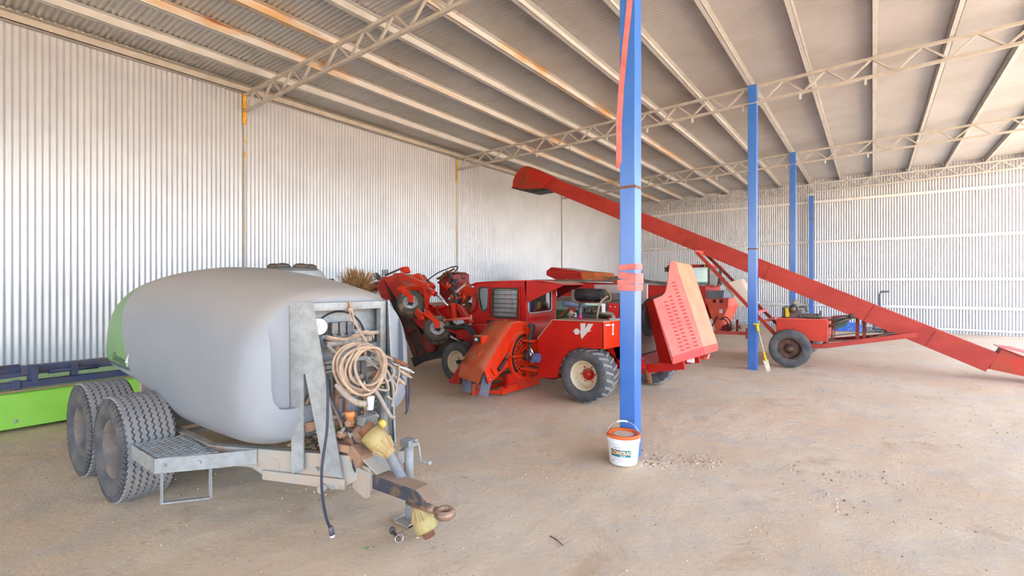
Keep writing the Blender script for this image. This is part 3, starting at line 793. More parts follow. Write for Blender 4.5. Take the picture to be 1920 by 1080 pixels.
# drive shaft with yellow guards
pa, pb, pc, pd = Vector((-2.576, 1.95, .653)), Vector((-2.447, 2.0, .537)), Vector((-2.29, 2.10, .19)), Vector((-2.235, 2.12, .065))
d1 = (pb - pa).normalized()
t = B(); t.lathe([(.030, .0), (.033, .10), (.033, .34)], pb - d1 * .02, (pc - pb), 18)
sh = t.obj('drive_shaft', mat('shaft_tube', lin(98, 108, 124), .5, c2=lin(130, 124, 118), scale=10), spr)
b = B(); a1 = (pb - pa).normalized(); p0 = pa + a1 * .0
b.lathe([(.070, .0), (.070, .07), (.067, .10), (.056, .13), (.038, .17), (.034, .20)], p0, a1, 30)
for i in range(10):
    a = 2 * math.pi * i / 10; x = a1.orthogonal().normalized(); y = a1.cross(x); d = x * math.cos(a) + y * math.sin(a)
    b.bar(p0 + a1 * .10 + d * .067, p0 + a1 * .165 + d * .042, .012, .008)
b.obj('shaft_guard', M['guard'], sh, solid=.004)
b = B(); b.sphere(pa + a1 * .02, (.05, .045, .05), 10); b.lathe([(.055, 0), (.055, .05), (.03, .09), (.001, .09)], pa + a1 * (-.05), a1, 20)
b.box(pa + a1 * .07, (.05, .09, .04), Matrix.Rotation(.6, 3, 'Y')); b.obj('universal_joint', M['rustbrown'], sh)
b = B(); a2 = (pd - pc).normalized(); p1 = pc - a2 * .03
b.lathe([(.036, 0), (.042, .03), (.052, .07), (.066, .095), (.070, .11), (.070, .155), (.067, .165)], p1, a2, 30)
for i in range(10):
    a = 2 * math.pi * i / 10; x = a2.orthogonal().normalized(); y = a2.cross(x); d = x * math.cos(a) + y * math.sin(a)
    b.bar(p1 + a2 * .03 + d * .043, p1 + a2 * .09 + d * .068, .010, .008)
b.obj('shaft_guard', M['guard'], sh, solid=.004)
b = B(); b.lathe([(.03, 0), (.038, .03), (.038, .07), (.028, .075)], pd - a2 * .03, a2, 16); b.sphere(pd + a2 * .028, (.026, .042, .02), 8); b.obj('yoke', M['rustbrown'], sh)
# electric cables
b = B(); b.tube(spline([(-2.80, 1.79, 1.0), (-2.76, 1.765, .85), (-2.74, 1.745, .68), (-2.72, 1.70, .48), (-2.71, 1.695, .32), (-2.70, 1.715, .17), (-2.70, 1.75, .075)]), .0085, 9)
c1 = b.obj('cable', M['cable'], spr)
b = B(); b.tube([(-2.70, 1.745, .10), (-2.70, 1.752, .07), (-2.70, 1.757, .045)], [.012, .017, .017], 12); b.obj('plug', M['darkplastic'], c1)
b = B(); b.cyl((-2.70, 1.757, .045), (-2.70, 1.76, .030), .015, n=12); b.obj('plug_tip', M['white'], c1)
b = B(); b.tube(spline([(-2.84, 1.83, .98), (-2.80, 1.83, .84), (-2.73, 1.885, .68), (-2.70, 1.915, .58), (-2.66, 1.88, .46), (-2.66, 1.90, .40), (-2.65, 1.925, .35), (-2.64, 1.94, .26)]), .007, 8)
b.obj('cable', M['cable'], spr)
# side step of expanded mesh with stirrup
st = B(); z1, z0 = .50, .405
A1, B1, C1, D1, E1 = (-4.095, 1.12), (-3.64, 1.115), (-3.44, 1.376), (-3.36, 1.53), (-4.06, 1.43)
def wall_(b_, p, q, za, zb, th=.006): b_.plate([(p[0], p[1], za), (q[0], q[1], za), (q[0], q[1], zb), (p[0], p[1], zb)], th)
wall_(st, A1, B1, z0, z1); wall_(st, B1, C1, z0, z1); wall_(st, C1, (-3.30, 1.585), z0 + .0, z1); wall_(st, E1, C1, z0 + .05, z1); wall_(st, A1, E1, z0 + .05, z1)
step = st.obj('step', M['zinc'], spr, label='galvanised mesh side step with a hanging stirrup')
b = B(); ug = []
def inside(x, y): return y > 1.12 and y < 1.43 and (x > -4.09) and (x < -3.64 + (y - 1.115) * .766)
nx = 26
for i in range(-4, 18):
    for j in range(0, 8):
        cx = -4.09 + i * .052 + (j % 2) * .026; cy_ = 1.135 + j * .040
        q = [(cx - .026, cy_), (cx, cy_ - .020), (cx + .026, cy_), (cx, cy_ + .020)]
        q = [(cx - .026, cy_), (cx, cy_ - .040), (cx + .026, cy_), (cx, cy_ + .040)]
        for k in range(4):
            p_, r__ = q[k], q[(k + 1) % 4]
            if j % 2 == 0 and inside(*p_) and inside(*r__): b.bar((p_[0], p_[1], .495), (r__[0], r__[1], .495), .009, .010)
b.obj('mesh_tread', M['zinc'], step)
b = B(); f1, f2 = (-3.62, 1.145), (-3.46, 1.365)
b.bar((*f1, .41), (*f1, .215), .008, .03); b.bar((*f2, .41), (*f2, .215), .008, .03); b.bar((f1[0], f1[1], .215), (f2[0], f2[1], .215), .03, .008)
b.obj('stirrup', M['zinc'], step)
for X in (.15, .75):
    b = B(); p = Vector((-3.64 + .2 * X, 1.115 + .26 * X, .455)); b.cyl(p, p + Vector((.012, -.010, 0)), .012, n=12); b.obj('rivet', M['zinc'], step)
# hulls and leaves heaped on the drawbar deck
b = B(); rnd = random.Random(5)
for i in range(900):
    X = rnd.uniform(-3.22, -2.70); t = (X + 3.3) / .62; y = rnd.uniform(1.68 + .26 * t, 2.15)
    z = .40 + rnd.random() * (.27 - .22 * abs(t - .5))
    if X > -2.78: z = .405 + rnd.random() * .06
    b.m = 1 if rnd.random() < .35 else 0
    s_ = rnd.uniform(.010, .017); b.sphere((X, y, z), (s_ * rnd.uniform(.7, 1.3), s_ * rnd.uniform(.7, 1.3), s_ * .5), 4)
o = b.obj('hull_pile', [M['hull'], M['leaf']]); o['kind'] = 'stuff'; tag(o, 'heap of dry brown and green nut hulls and leaves lying on the sprayer drawbar', 'nut hulls')
# drawbar pin on the floor
t = thing('drawbar_pin', 'steel drawbar pin with a ring clip lying on the dirt under the sprayer hitch', 'pin', (-2.42, 2.03, 0))
B().tube([(-2.475, 2.045, .012), (-2.36, 2.005, .014)], [.011, .011], 12).obj('shank', M['steel'], t)
B().tube([(-2.485, 2.048, .02), (-2.468, 2.042, .02)], [.022, .022], 14).obj('head', M['steel'], t)
b = B(); b.tube([Vector((-2.365, 2.006, .02)) + Vector((.022 * math.cos(a), .012 * math.cos(a) + .010 * math.sin(a), .020 * math.sin(a))) for a in [2 * math.pi * i / 20 for i in range(20)]], .0022, 6, closed=True); b.obj('ring_clip', M['chrome'], t)
# more of the dusty plumbing behind the coiled hoses
rnd = random.Random(31)
for c_, d_ in (((-2.83, 2.02, 1.04), (.05, .045, .075)), ((-2.83, 2.075, 1.03), (.05, .045, .09)), ((-2.83, 1.965, 1.03), (.05, .04, .06)), ((-2.80, 2.13, 1.15), (.05, .05, .10))):
    b = B(); b.box(c_, d_); b.box((c_[0] + .02, c_[1], c_[2] - d_[2] / 2 - .012), (.03, .02, .024)); b.obj('valve_body', M['darkplastic'], spr, bevel=.005)
b = B(); b.tube([(-2.82, 1.93, .965), (-2.82, 2.16, .975)], .020, 12)
for i in range(5): b.cyl((-2.82, 1.95 + .045 * i, .967), (-2.82, 1.957 + .045 * i, .967), .026, n=12)
b.obj('lower_manifold', M['hosegrey'], spr)
b = B(); b.lathe([(.001, 0), (.022, .01), (.026, .03), (.022, .06), (.010, .075)], (-2.78, 2.05, .88), (0, 0, 1), 16); b.obj('filter_bowl', M['glass_green'], spr)
b = B(); b.plate([(-2.74, 2.10, 1.02), (-2.72, 2.13, 1.0), (-2.74, 2.12, .90), (-2.76, 2.08, .91)], .004); b.obj('bracket_plate', M['rustbrown'], spr)
for i in range(7):
    p = Vector((-2.72 + rnd.uniform(-.05, .05), 1.93 + rnd.uniform(-.05, .14), .66 + rnd.uniform(-.03, .08)))
    b = B(); q = p + Vector((rnd.uniform(-.03, .03), rnd.uniform(-.06, .06), rnd.uniform(-.04, .04)))
    b.cyl(p, q, rnd.uniform(.010, .018), n=10); b.cyl(q, q + (q - p).normalized() * .012, .022, n=6); b.obj('pipe_fitting', M['dirtpart'] if i % 2 else M['zincdust'], spr)
b = B(); b.tube(spline([(-2.86, 1.82, .88), (-2.84, 1.86, .80), (-2.80, 1.88, .70), (-2.78, 1.90, .62)]), .010, 8); b.obj('thin_hose', M['hose'], spr)
b = B(); b.tube(spline([(-2.9, 1.78, 1.17), (-2.87, 1.82, 1.08), (-2.84, 1.80, 1.02), (-2.86, 1.84, 1.0)]), .004, 6); b.obj('thin_wire', M['rustbrown'], spr)
b = B()
for i in range(26):
    c_ = Vector((-2.69 + rnd.uniform(-.03, .03), 1.97 + rnd.uniform(-.05, .16), .79 + rnd.uniform(-.06, .12)))
    e_ = Vector((rnd.uniform(-1, 1), rnd.uniform(-1, 1), rnd.uniform(-1, 1))).normalized() * .012; f_ = e_.orthogonal().normalized() * .006
    b.plate([c_ - e_, c_ + f_, c_ + e_, c_ - f_], .0008)
o = b.obj('caught_leaves', M['leaf'], spr); o['kind'] = 'stuff'
# outlines of the machines' plates, in metres (side view x,z unless noted)
P = {}
P['fender'] = [(-3.599, 1.104), (-2.82, 1.125), (-2.816, 0.761), (-2.996, 0.754), (-3.183, 0.751), (-3.332, 0.686), (-3.431, 0.583), (-3.486, 0.462), (-3.52, 0.305), (-3.843, 0.268), (-3.85, 0.822)]
P['fenderface'] = [(5.801, 1.125), (6.283, 1.112), (6.306, 0.74), (5.809, 0.76)]
P['logoV'] = [(-3.156, 1.079), (-3.083, 1.083), (-3.089, 1.003), (-3.042, 1.079), (-2.966, 1.083), (-3.021, 0.992), (-2.981, 0.991), (-3.052, 0.965), (-3.139, 0.867), (-3.16, 0.951), (-3.156, 0.966)]
P['logoD'] = [(-3.209, 0.968)]
P['lab1'] = [(5.84, 1.078), (5.994, 1.073), (5.994, 1.053), (5.84, 1.058)]
P['lab2'] = [(6.02, 1.079), (6.102, 1.078), (6.116, 0.919), (6.033, 0.922)]
P['cabside'] = [(-5.503, 1.581), (-5.403, 1.625), (-5.142, 1.633), (-4.425, 1.655), (-4.444, 1.01), (-4.83, 0.912), (-5.537, 0.748), (-5.56, 1.13)]
P['win1'] = [(-5.317, 1.552), (-5.231, 1.557), (-5.177, 1.541), (-5.164, 1.508), (-5.171, 1.375), (-5.187, 1.234), (-5.231, 1.175), (-5.285, 1.16), (-5.334, 1.18), (-5.361, 1.254), (-5.394, 1.388), (-5.4, 1.506), (-5.372, 1.544)]
P['win2'] = [(-5.039, 1.537), (-4.602, 1.531), (-4.568, 1.488), (-4.578, 1.1), (-4.622, 1.062), (-5.018, 1.054), (-5.097, 1.138), (-5.086, 1.475)]
P['door'] = [(-5.161, 1.565), (-4.49, 1.571), (-4.524, 1.007), (-5.171, 1.019)]
P['rearwin'] = [(6.347, 1.308), (7.041, 1.472), (7.048, 1.219), (7.033, 1.16), (6.417, 1.155), (6.361, 1.181)]
P['rearface'] = [(6.299, 1.653), (7.072, 1.514), (7.136, 1.301), (7.152, 1.002), (6.779, 0.867), (6.252, 0.937)]
P['flare1'] = [(-4.434, 1.65), (-4.306, 1.649), (-3.699, 1.595), (-3.968, 1.5), (-4.396, 1.305)]
P['flare2'] = [(-4.587, 1.572), (-3.919, 1.594), (-4.265, 1.445), (-4.582, 1.292)]
P['flaretop'] = [(-4.555, 6.491), (151.577, -258.971)]
P['canfar'] = [(-3.93, 1.597)]
P['chute_side'] = [(5.647, 1.052), (5.946, 1.036), (6.113, 0.987), (6.178, 0.922), (5.844, 0.9), (5.764, 0.86), (5.552, 0.663), (5.314, 0.48), (5.571, 0.536), (5.647, 0.367), (5.533, 0.451), (5.156, 0.28), (5.071, 0.256), (5.005, 0.394), (4.972, 0.473)]
P['chute_edge'] = [(5.946, 1.036), (5.764, 0.975), (4.972, 0.473), (5.156, 0.28), (5.552, 0.448), (5.647, 0.687), (5.824, 0.878), (6.113, 0.987)]
P['lattice'] = [(5.768, 0.885), (5.888, 0.536), (5.768, 0.25), (5.517, 0.591), (6.076, 0.382)]
P['motor'] = [(5.757, 0.573), (5.919, 0.554), (6.11, 0.532), (6.264, 0.538), (6.447, 0.492), (6.354, 0.406), (5.777, 0.937), (5.982, 0.945), (6.088, 0.629)]
P['lamp'] = [(-4.757, 0.787), (-4.733, 0.848), (-4.549, 0.853), (-4.497, 0.804), (-4.557, 0.717), (-4.733, 0.705)]
P['lip'] = [(4.807, 0.254), (5.163, 0.637), (5.497, 0.898), (5.761, 1.037)]
P['hoodA'] = [(-2.358, 1.402), (-2.09, 0.555), (-2.099, 0.651)]
P['hoodL'] = [(-2.609, 1.345), (-2.397, 0.503)]
P['hoodB'] = [(-2.377, 1.434), (-2.318, 1.507), (-2.27, 1.901), (-2.222, 1.928), (-2.193, 1.903), (-1.823, 0.747), (-1.823, 0.667)]
P['hoodC'] = [(-2.139, 1.873), (-1.782, 0.756), (-1.788, 0.66), (-2.219, 1.923)]
P['beam'] = [(-2.703, 0.438), (-2.703, 0.31), (-2.205, 0.508), (-2.419, 0.508)]
P['eng'] = [(-3.798, 1.42), (-3.303, 1.419), (-3.546, 1.53), (-3.546, 1.355), (-3.914, 1.512), (-3.807, 1.342), (-3.222, 1.361), (-3.86, 1.278), (-3.427, 1.244), (-3.353, 1.298), (-3.303, 1.075), (-3.825, 1.092), (-3.684, 1.213), (-3.632, 1.069), (-3.554, 1.133), (-3.054, 1.298), (-2.953, 1.09), (-3.117, 1.348), (-3.07, 1.232), (-2.953, 1.475)]
P['cover'] = [(-7.788, 1.731), (-7.631, 1.762), (-7.402, 1.809), (-7.327, 1.728), (-7.071, 1.568), (-7.134, 1.458), (-7.327, 1.233)]
P['coverridge'] = [(-7.511, 1.791), (-7.378, 1.815), (-7.066, 1.555), (-7.138, 1.47)]
P['endguard'] = [(-8.116, 1.552), (-8.034, 1.669), (-7.893, 1.772), (-7.754, 1.745), (-7.853, 1.656), (-7.647, 1.312), (-7.695, 1.266), (-7.813, 1.255), (-7.933, 1.294)]
P['arm1'] = [(-7.393, 1.809), (-7.253, 1.832), (-6.582, 1.627), (-6.548, 1.533), (-6.616, 1.533), (-7.253, 1.715)]
P['arm2'] = [(-7.021, 1.794), (-6.915, 1.817), (-6.722, 1.64), (-6.792, 1.604), (-6.897, 1.64)]
P['bracket'] = [(-6.65, 1.598), (-6.515, 1.621), (-6.39, 1.639), (-6.341, 1.586), (-6.448, 1.511), (-6.481, 1.323), (-6.515, 1.205), (-6.548, 1.111), (-6.573, 1.322), (-6.582, 1.486)]
P['eyelet'] = [(-6.473, 1.592)]
P['fork1'] = [(-6.992, 1.508), (-6.851, 1.556), (-6.781, 1.462), (-6.678, 1.381), (-6.687, 1.322), (-6.747, 1.262), (-6.816, 1.296), (-6.833, 1.379), (-6.921, 1.437)]
P['lower'] = [(-6.963, 0.964), (-6.667, 1.059), (-6.531, 0.947), (-6.548, 0.876), (-6.633, 0.753), (-6.753, 0.806), (-6.857, 0.885)]
P['fork2'] = [(-6.426, 1.004), (-6.295, 1.066), (-6.119, 0.971), (-6.095, 0.882), (-6.166, 0.855), (-6.23, 0.898)]
P['mid'] = [(-6.759, 1.265), (-6.503, 1.199), (-6.174, 1.219), (-6.015, 0.981), (-6.255, 0.971), (-6.503, 0.96), (-6.759, 1.095)]
P['midbars'] = [(-6.451, 1.204), (-6.254, 1.0), (-6.19, 1.234), (-6.485, 1.226)]
P['farbox'] = [(-7.011, 1.643), (-6.868, 1.719), (-6.692, 1.856), (-6.579, 1.804), (-6.571, 1.642), (-6.485, 1.529), (-6.519, 1.305), (-6.674, 1.201), (-6.921, 1.4), (-6.939, 1.604)]
P['farrib'] = [(-6.919, 1.617), (-6.848, 1.63), (-6.742, 1.554), (-6.552, 1.629), (-6.484, 1.604), (-6.672, 1.516), (-6.724, 1.453)]
P['rbrack'] = [(-5.889, 1.638), (-5.645, 1.513), (-5.63, 1.468), (-5.69, 1.376), (-5.812, 1.466), (-5.936, 1.511)]
P['rbrack2'] = [(-5.913, 1.523), (-5.798, 1.512), (-5.767, 1.33), (-5.859, 1.306)]
P['hose1'] = [(-6.031, 1.535), (-5.937, 1.466), (-5.906, 1.306), (-5.937, 1.214), (-5.844, 1.148), (-5.692, 1.04)]
P['hose2'] = [(-7.145, 1.656), (-7.072, 1.707), (-6.821, 1.831), (-6.612, 1.89), (-6.442, 1.936), (-6.292, 1.933), (-6.358, 1.861), (-6.425, 1.813)]
P['hose3'] = [(-6.38, 1.798), (-6.248, 1.809), (-6.151, 1.795), (-6.135, 1.723), (-6.054, 1.723)]
P['rod'] = [(-6.379, 1.488), (-6.249, 1.432), (-5.933, 1.234)]
P['redbeam'] = [(-5.828, 1.224), (-5.752, 1.237), (-5.485, 0.949), (-5.603, 0.922)]
P['link'] = [(-5.962, 0.983), (-5.369, 1.047), (-5.2, 1.064)]
P['post'] = [(-5.95, 1.277), (-5.873, 1.279), (-5.828, 1.011), (-5.904, 0.997)]
P['greybar'] = [(-5.708, 1.593), (-6.094, 1.339)]
P['tri'] = [(-5.443, 1.451), (-5.501, 1.231), (-5.559, 1.097), (-5.443, 1.177), (-5.414, 1.386)]
P['chassis'] = [(-5.9, 0.88), (-5.186, 0.948), (-5.186, 0.716), (-5.659, 0.739), (-5.893, 0.781)]
P['tines'] = [(-8.502, 1.836), (-8.269, 1.698), (-8.406, 1.848), (-8.237, 1.725), (-8.185, 1.912), (-8.164, 1.791), (-8.051, 1.909), (-8.102, 1.804), (-8.742, 1.632), (-8.185, 1.765), (-8.0, 1.816), (-7.565, 1.939), (-8.545, 1.727), (-8.227, 1.805)]
P['topbits'] = [(-7.504, 1.895), (-7.353, 1.955), (-7.279, 1.841), (-7.353, 1.817), (-7.095, 1.789), (-7.168, 1.753), (-7.581, 1.833)]
P['w1'] = [(-6.825, 1.213)]
P['w2'] = [(-6.169, 0.782)]
P['deck'] = [(-7.867, 0.987), (-7.634, 0.996), (-7.312, 0.793), (-6.911, 0.688), (-6.704, 0.37), (-6.277, 0.364), (-6.53, 0.241), (-6.881, 0.147), (-7.155, -0.027), (-7.7, 0.247)]
P['deckrib1'] = [(-7.707, 1.018), (-7.1, 0.218)]
P['deckrib2'] = [(-7.575, 0.567), (-7.131, 0.764)]
P['deckrib3'] = [(-7.146, 0.203), (-6.828, 0.345)]
P['deckrib4'] = [(-7.255, 0.672), (-6.858, 0.363)]
P['hanger'] = [(-6.84, 0.663), (-6.752, 0.709), (-6.521, 0.461), (-6.549, 0.358), (-6.664, 0.328), (-6.811, 0.419)]
P['c_hood'] = [(-7.664, 2.004), (-7.492, 2.109), (-6.542, 1.971), (-6.448, 1.678), (-7.222, 1.695), (-7.664, 1.873)]
P['c_hoodR'] = [(-6.542, 1.985), (-6.11, 1.937), (-5.9, 1.676), (-6.448, 1.678)]
P['c_trough'] = [(-5.704, 1.754), (-4.806, 1.615), (-4.123, 1.583), (-4.139, 1.455), (-4.203, 1.398), (-4.635, 1.254), (-4.703, 1.286), (-4.806, 1.318), (-5.704, 1.547)]
P['c_rim'] = [(-5.855, 1.842), (-5.648, 1.805), (-5.317, 1.811), (-4.789, 1.747), (-4.123, 1.663), (-4.123, 1.583), (-4.789, 1.648), (-5.704, 1.754), (-5.817, 1.772)]
P['c_glass1'] = [(-4.066, 2.014), (-4.042, 1.679), (-4.171, 1.679)]
P['c_cab'] = [(-3.483, 2.063), (-3.154, 1.999), (-3.199, 1.586), (-3.317, 1.567), (-3.502, 1.91)]
P['c_roof'] = [(-3.52, 2.079), (-3.317, 2.062), (-3.145, 1.998), (-3.154, 1.97), (-3.483, 2.005)]
P['c_grey'] = [(-3.281, 1.454), (-2.81, 1.458), (-2.818, 1.292), (-3.208, 1.267)]
P['c_hop'] = [(-3.226, 1.257), (-2.697, 1.285), (-2.706, 1.092), (-2.87, 0.644), (-2.879, 0.552), (-2.976, 0.509)]
P['c_bar'] = [(-2.941, 0.474), (-2.295, 0.521), (-2.295, 0.44), (-2.923, 0.392)]
P['c_stem'] = [(-2.57, 0.769), (-2.528, 0.77), (-2.511, 0.518), (-2.561, 0.515)]
P['c_lens'] = [(-3.011, 1.205), (-2.862, 1.217), (-2.949, 1.225), (-2.888, 0.967), (-2.827, 0.868)]
P['greenbin'] = [(-5.716, 1.236), (-5.375, 1.253), (-5.179, 1.118), (-5.227, 0.85), (-5.678, 0.831)]
P['blackbin'] = [(-5.611, 1.66), (-5.541, 1.828), (-5.073, 1.785), (-5.073, 1.658)]
P['roofstuff'] = [(-6.527, 1.715), (-6.163, 1.723), (-5.38, 1.697), (-4.363, 1.653), (-4.031, 1.634), (-4.031, 1.615), (-6.527, 1.672)]
# ================================================================ red nut sweeper
sw = thing('nut_sweeper', 'red cab nut sweeper with raised louvred engine hood and a folded sweeping head', 'harvester', (-4.3, 6.8, 0))
def slab(b, name, y, th, idx=None):
    pts = P[name] if idx is None else [P[name][i] for i in idx]
    return b.prism(pts, 1, y, y + th)
# ---- rear body: fender box
b = B(); slab(b, 'fender', 5.8, .03)
t = .012
b.bb(-3.599, -2.82, 5.8, 6.29, 1.098, 1.112)
fb = b.obj('side_box', M['red'], sw, bevel=.004)
b = B(); b.prism([(5.80, 1.11), (6.29, 1.11), (6.31, .74), (5.80, .755)], 0, -2.835, -2.815); b.obj('end_panel', M['orange'], fb, bevel=.003)
b = B(); b.bar((-3.605, 5.803, 1.108), (-2.81, 5.803, 1.116), .02, .008); b.bar((-2.815, 5.8, 1.112), (-2.815, 6.29, 1.112), .012, .008); b.bar((-3.605, 5.80, 1.106), (-3.855, 5.80, .822), .012, .008); b.obj('dusty_edge', mat('dust', DUST, .9), fb)
arch = [(-2.996, .754), (-3.183, .751), (-3.332, .686), (-3.431, .583), (-3.486, .462), (-3.52, .305)]
b = B(); rows = [[Vector((x, y, z)) for x, z in arch] for y in (5.80, 6.28)]; b.grid(rows); b.obj('wheel_arch', M['darkred'], fb, solid=.01)
b = B(); b.bb(-3.85, -3.60, 5.83, 6.6, .26, .80); b.prism([(-3.85, .8), (-3.6, 1.09), (-3.6, .8)], 1, 5.83, 6.6); b.bb(-3.6, -3.5, 5.83, 6.6, .3, 1.09); b.obj('front_bulkhead', M['darkred'], fb)
# emblem on the side box: V shaped mark with a small diamond
b = B()
silver = mat('silver_sticker', lin(214, 206, 202), .4)
b.prism(P['logoV'], 1, 5.792, 5.7985); b.obj('emblem', silver, fb)
b = B(); cx, cz = -3.215, .965
b.prism([(cx + .042 * math.cos(a), cz + .042 * math.sin(a)) for a in [2 * math.pi * i / 20 for i in range(20)]], 1, 5.792, 5.7985); b.plate([(cx - .07, 5.795, cz), (cx, 5.795, cz + .015), (cx + .09, 5.795, cz), (cx, 5.795, cz - .015)], .005); b.obj('emblem', silver, fb)
b = B(); b.prism([(5.84, 1.078), (5.99, 1.073), (5.99, 1.053), (5.84, 1.058)], 0, -2.814, -2.811); b.obj('sticker', silver, fb)
b = B(); b.prism([(6.035, 1.075), (6.10, 1.073), (6.10, 1.05), (6.085, 1.04), (6.085, .945), (6.10, .935), (6.10, .92), (6.04, .922), (6.04, .935), (6.055, .945), (6.055, 1.04), (6.035, 1.05)], 0, -2.814, -2.811); b.obj('sticker', silver, fb)
# ---- wheels
wheel(sw, (-3.13, 5.99, .372), (0, -1, 0), .36, .40, .20, 'lug', M['tyre_dark'], M['tyre'], M['rim_cream'], dish=.22, mhub=M['red'], nuts=6, hubr=.42)
wheel(sw, (-2.86, 7.72, .372), (0, 1, 0), .36, .40, .20, 'lug', M['tyre_dark'], M['tyre'], M['rim_cream'], dish=.22, mhub=M['red'])
wheel(sw, (-5.44, 5.92, .335), (0, -1, 0), .325, .30, .19, 'rib', M['tyre_dark'], M['tyre'], M['rim_cream'], dish=.10, mhub=M['black'], hubr=.2)
wheel(sw, (-5.44, 7.60, .335), (0, 1, 0), .325, .30, .19, 'rib', M['tyre_dark'], M['tyre'], M['rim_cream'], dish=.10)
b = B(); b.cyl((-3.13, 5.95, .37), (-3.13, 7.7, .37), .06); b.cyl((-5.44, 6.0, .335), (-5.44, 7.6, .335), .05); b.bb(-5.6, -2.6, 6.5, 7.3, .42, .60); b.obj('axle_frame', M['darkred'], sw)
# ---- rear end: frame, radiator, exhaust
b = B(); b.bar((-2.95, 6.34, .75), (-2.55, 6.34, .50), .05, .22); b.plate([(-2.95, 6.33, .80), (-2.6, 6.33, .80), (-2.45, 6.33, .47), (-2.82, 6.33, .42)], .03); b.bb(-3.2, -2.55, 6.35, 6.4, .42, .52); b.obj('rear_frame', M['red'], sw)
b = B(); b.bar((-2.75, 6.7, .37), (-2.05, 6.7, .51), .06, .12); b.obj('rear_beam', M['red'], sw, bevel=.005); b = B(); b.bar((-2.75, 7.4, .37), (-2.05, 7.4, .51), .06, .12); b.obj('rear_beam', M['red'], sw, bevel=.005)
b = B(); b.bb(-2.86, -2.66, 6.55, 7.3, .50, 1.28); b.bb(-2.70, -2.655, 6.6, 7.25, .55, 1.25); b.obj('radiator', M['steel'], sw, bevel=.01)
b = B(); b.lathe([(.26, -.02), (.28, 0), (.27, .04), (.10, .05), (.001, .05)], (-2.65, 6.95, 1.12), (1, 0, 0), 30); b.obj('fan_shroud', M['black'], sw)
b = B(); b.tube(spline([(-2.72, 6.75, .40), (-2.62, 6.72, .40), (-2.57, 6.7, .32), (-2.54, 6.68, .20)]), .045, 14); b.obj('exhaust_pipe', M['rustbrown'], sw)
b = B(); b.bb(-3.0, -2.85, 6.35, 6.9, 1.0, 1.12); b.obj('battery_shelf', M['girt'], sw)
# ---- engine on the deck
B().bb(-3.6, -2.66, 6.29, 7.7, .95, 1.10).obj('engine_deck', M['steel'], sw)
b = B(); b.lathe([(.001, 0), (.085, 0), (.10, .01), (.10, .22), (.105, .24), (.105, .27), (.10, .29), (.10, .45), (.09, .49), (.055, .50), (.001, .50)], (-3.80, 6.85, 1.44), (1, 0, -.01), 28)
b.lathe([(.108, .24), (.108, .26)], (-3.80, 6.85, 1.44), (1, 0, 0), 28)
fl = b.obj('air_filter', M['black'], sw)
b = B(); b.bb(-3.72, -3.42, 6.76, 6.94, 1.315, 1.34); b.obj('filter_bracket', M['darkred'], fl)
b = B(); b.tube(spline([(-3.33, 6.85, 1.43), (-3.24, 6.85, 1.42), (-3.22, 6.82, 1.34), (-3.22, 6.8, 1.25), (-3.25, 6.8, 1.2)]), .062, 14); b.obj('intake_elbow', mat('olive_hose', lin(92, 84, 66), .7, c2=lin(120, 108, 84), scale=10), sw)
b = B(); b.tube([(-3.97, 6.7, 1.295), (-3.94, 6.7, 1.295), (-3.78, 6.7, 1.29), (-3.76, 6.7, 1.285), (-3.44, 6.7, 1.245)], [.03, .045, .045, .03, .028], 14); b.obj('blue_hose', mat('blue_grey_hose', lin(96, 112, 150), .6, c2=lin(130, 130, 140), scale=9), sw)
b = B(); b.box((-3.45, 6.8, 1.18), (.36, .3, .18)); b.box((-3.1, 6.85, 1.25), (.35, .3, .28)); b.box((-3.0, 6.75, 1.42), (.26, .2, .1)); b.cyl((-3.5, 6.6, 1.2), (-3.4, 6.6, 1.2), .04); b.cyl((-3.3, 6.62, 1.16), (-3.2, 6.62, 1.16), .05)
for i in range(5): b.box((-3.56 + i * .06, 6.63, 1.21), (.03, .05, .09))
b.obj('engine_block', M['steel'], sw, bevel=.008)
b = B(); b.bb(-3.09, -2.93, 6.50, 6.53, 1.11, 1.33); b.obj('red_cover', M['red'], sw)
b = B(); b.box((-3.15, 6.48, 1.26), (.05, .02, .13)); b.obj('white_label_box', M['white'], sw)
for x in (-3.05, -2.98): B().lathe([(.001, .01), (.011, .008), (.012, 0)], (x, 6.495, 1.28), (0, -1, 0), 10).obj('bolt', M['chrome'], sw)
b = B(); b.tube([(-3.35, 6.55, 1.2), (-3.1, 6.5, 1.18), (-3.03, 6.5, 1.17), (-2.98, 6.45, 1.13), (-2.97, 6.4, 1.10)], .03, 12); b.obj('coolant_hose', M['hosegrey'], sw)
b = B(); b.tube(spline([(-3.24, 6.45, 1.10), (-3.23, 6.46, 1.2), (-3.20, 6.5, 1.35), (-3.14, 6.6, 1.43)]), .014, 10); b.tube(spline([(-3.3, 6.7, 1.4), (-3.2, 6.62, 1.34), (-3.1, 6.62, 1.38), (-3.15, 6.65, 1.5), (-3.25, 6.7, 1.56)]), .009, 8); b.obj('engine_hose', M['hose'], sw)
b = B(); b.plate([(-3.94, 6.5, 1.11), (-3.72, 6.5, 1.26), (-3.69, 6.5, 1.26), (-3.88, 6.5, 1.10)], .02); b.bb(-3.71, -3.65, 6.48, 6.54, 1.10, 1.25); b.obj('engine_mount', M['dullred'], sw)
b = B(); b.cyl((-3.73, 6.5, 1.12), (-3.66, 6.5, 1.19), .05); b.obj('tan_filter', M['hose'], sw)
b = B(); b.cyl((-3.60, 6.45, 1.105), (-3.60, 6.45, 1.14), .03); b.cyl((-3.60, 6.45, 1.14), (-3.60, 6.45, 1.175), .024); b.obj('filler_neck', M['chrome'], sw)
b = B(); b.bb(-3.90, -3.80, 6.86, 6.9, 1.30, 1.52); b.obj('square_duct', mat('tan_panel', lin(170, 160, 146), .6), sw)
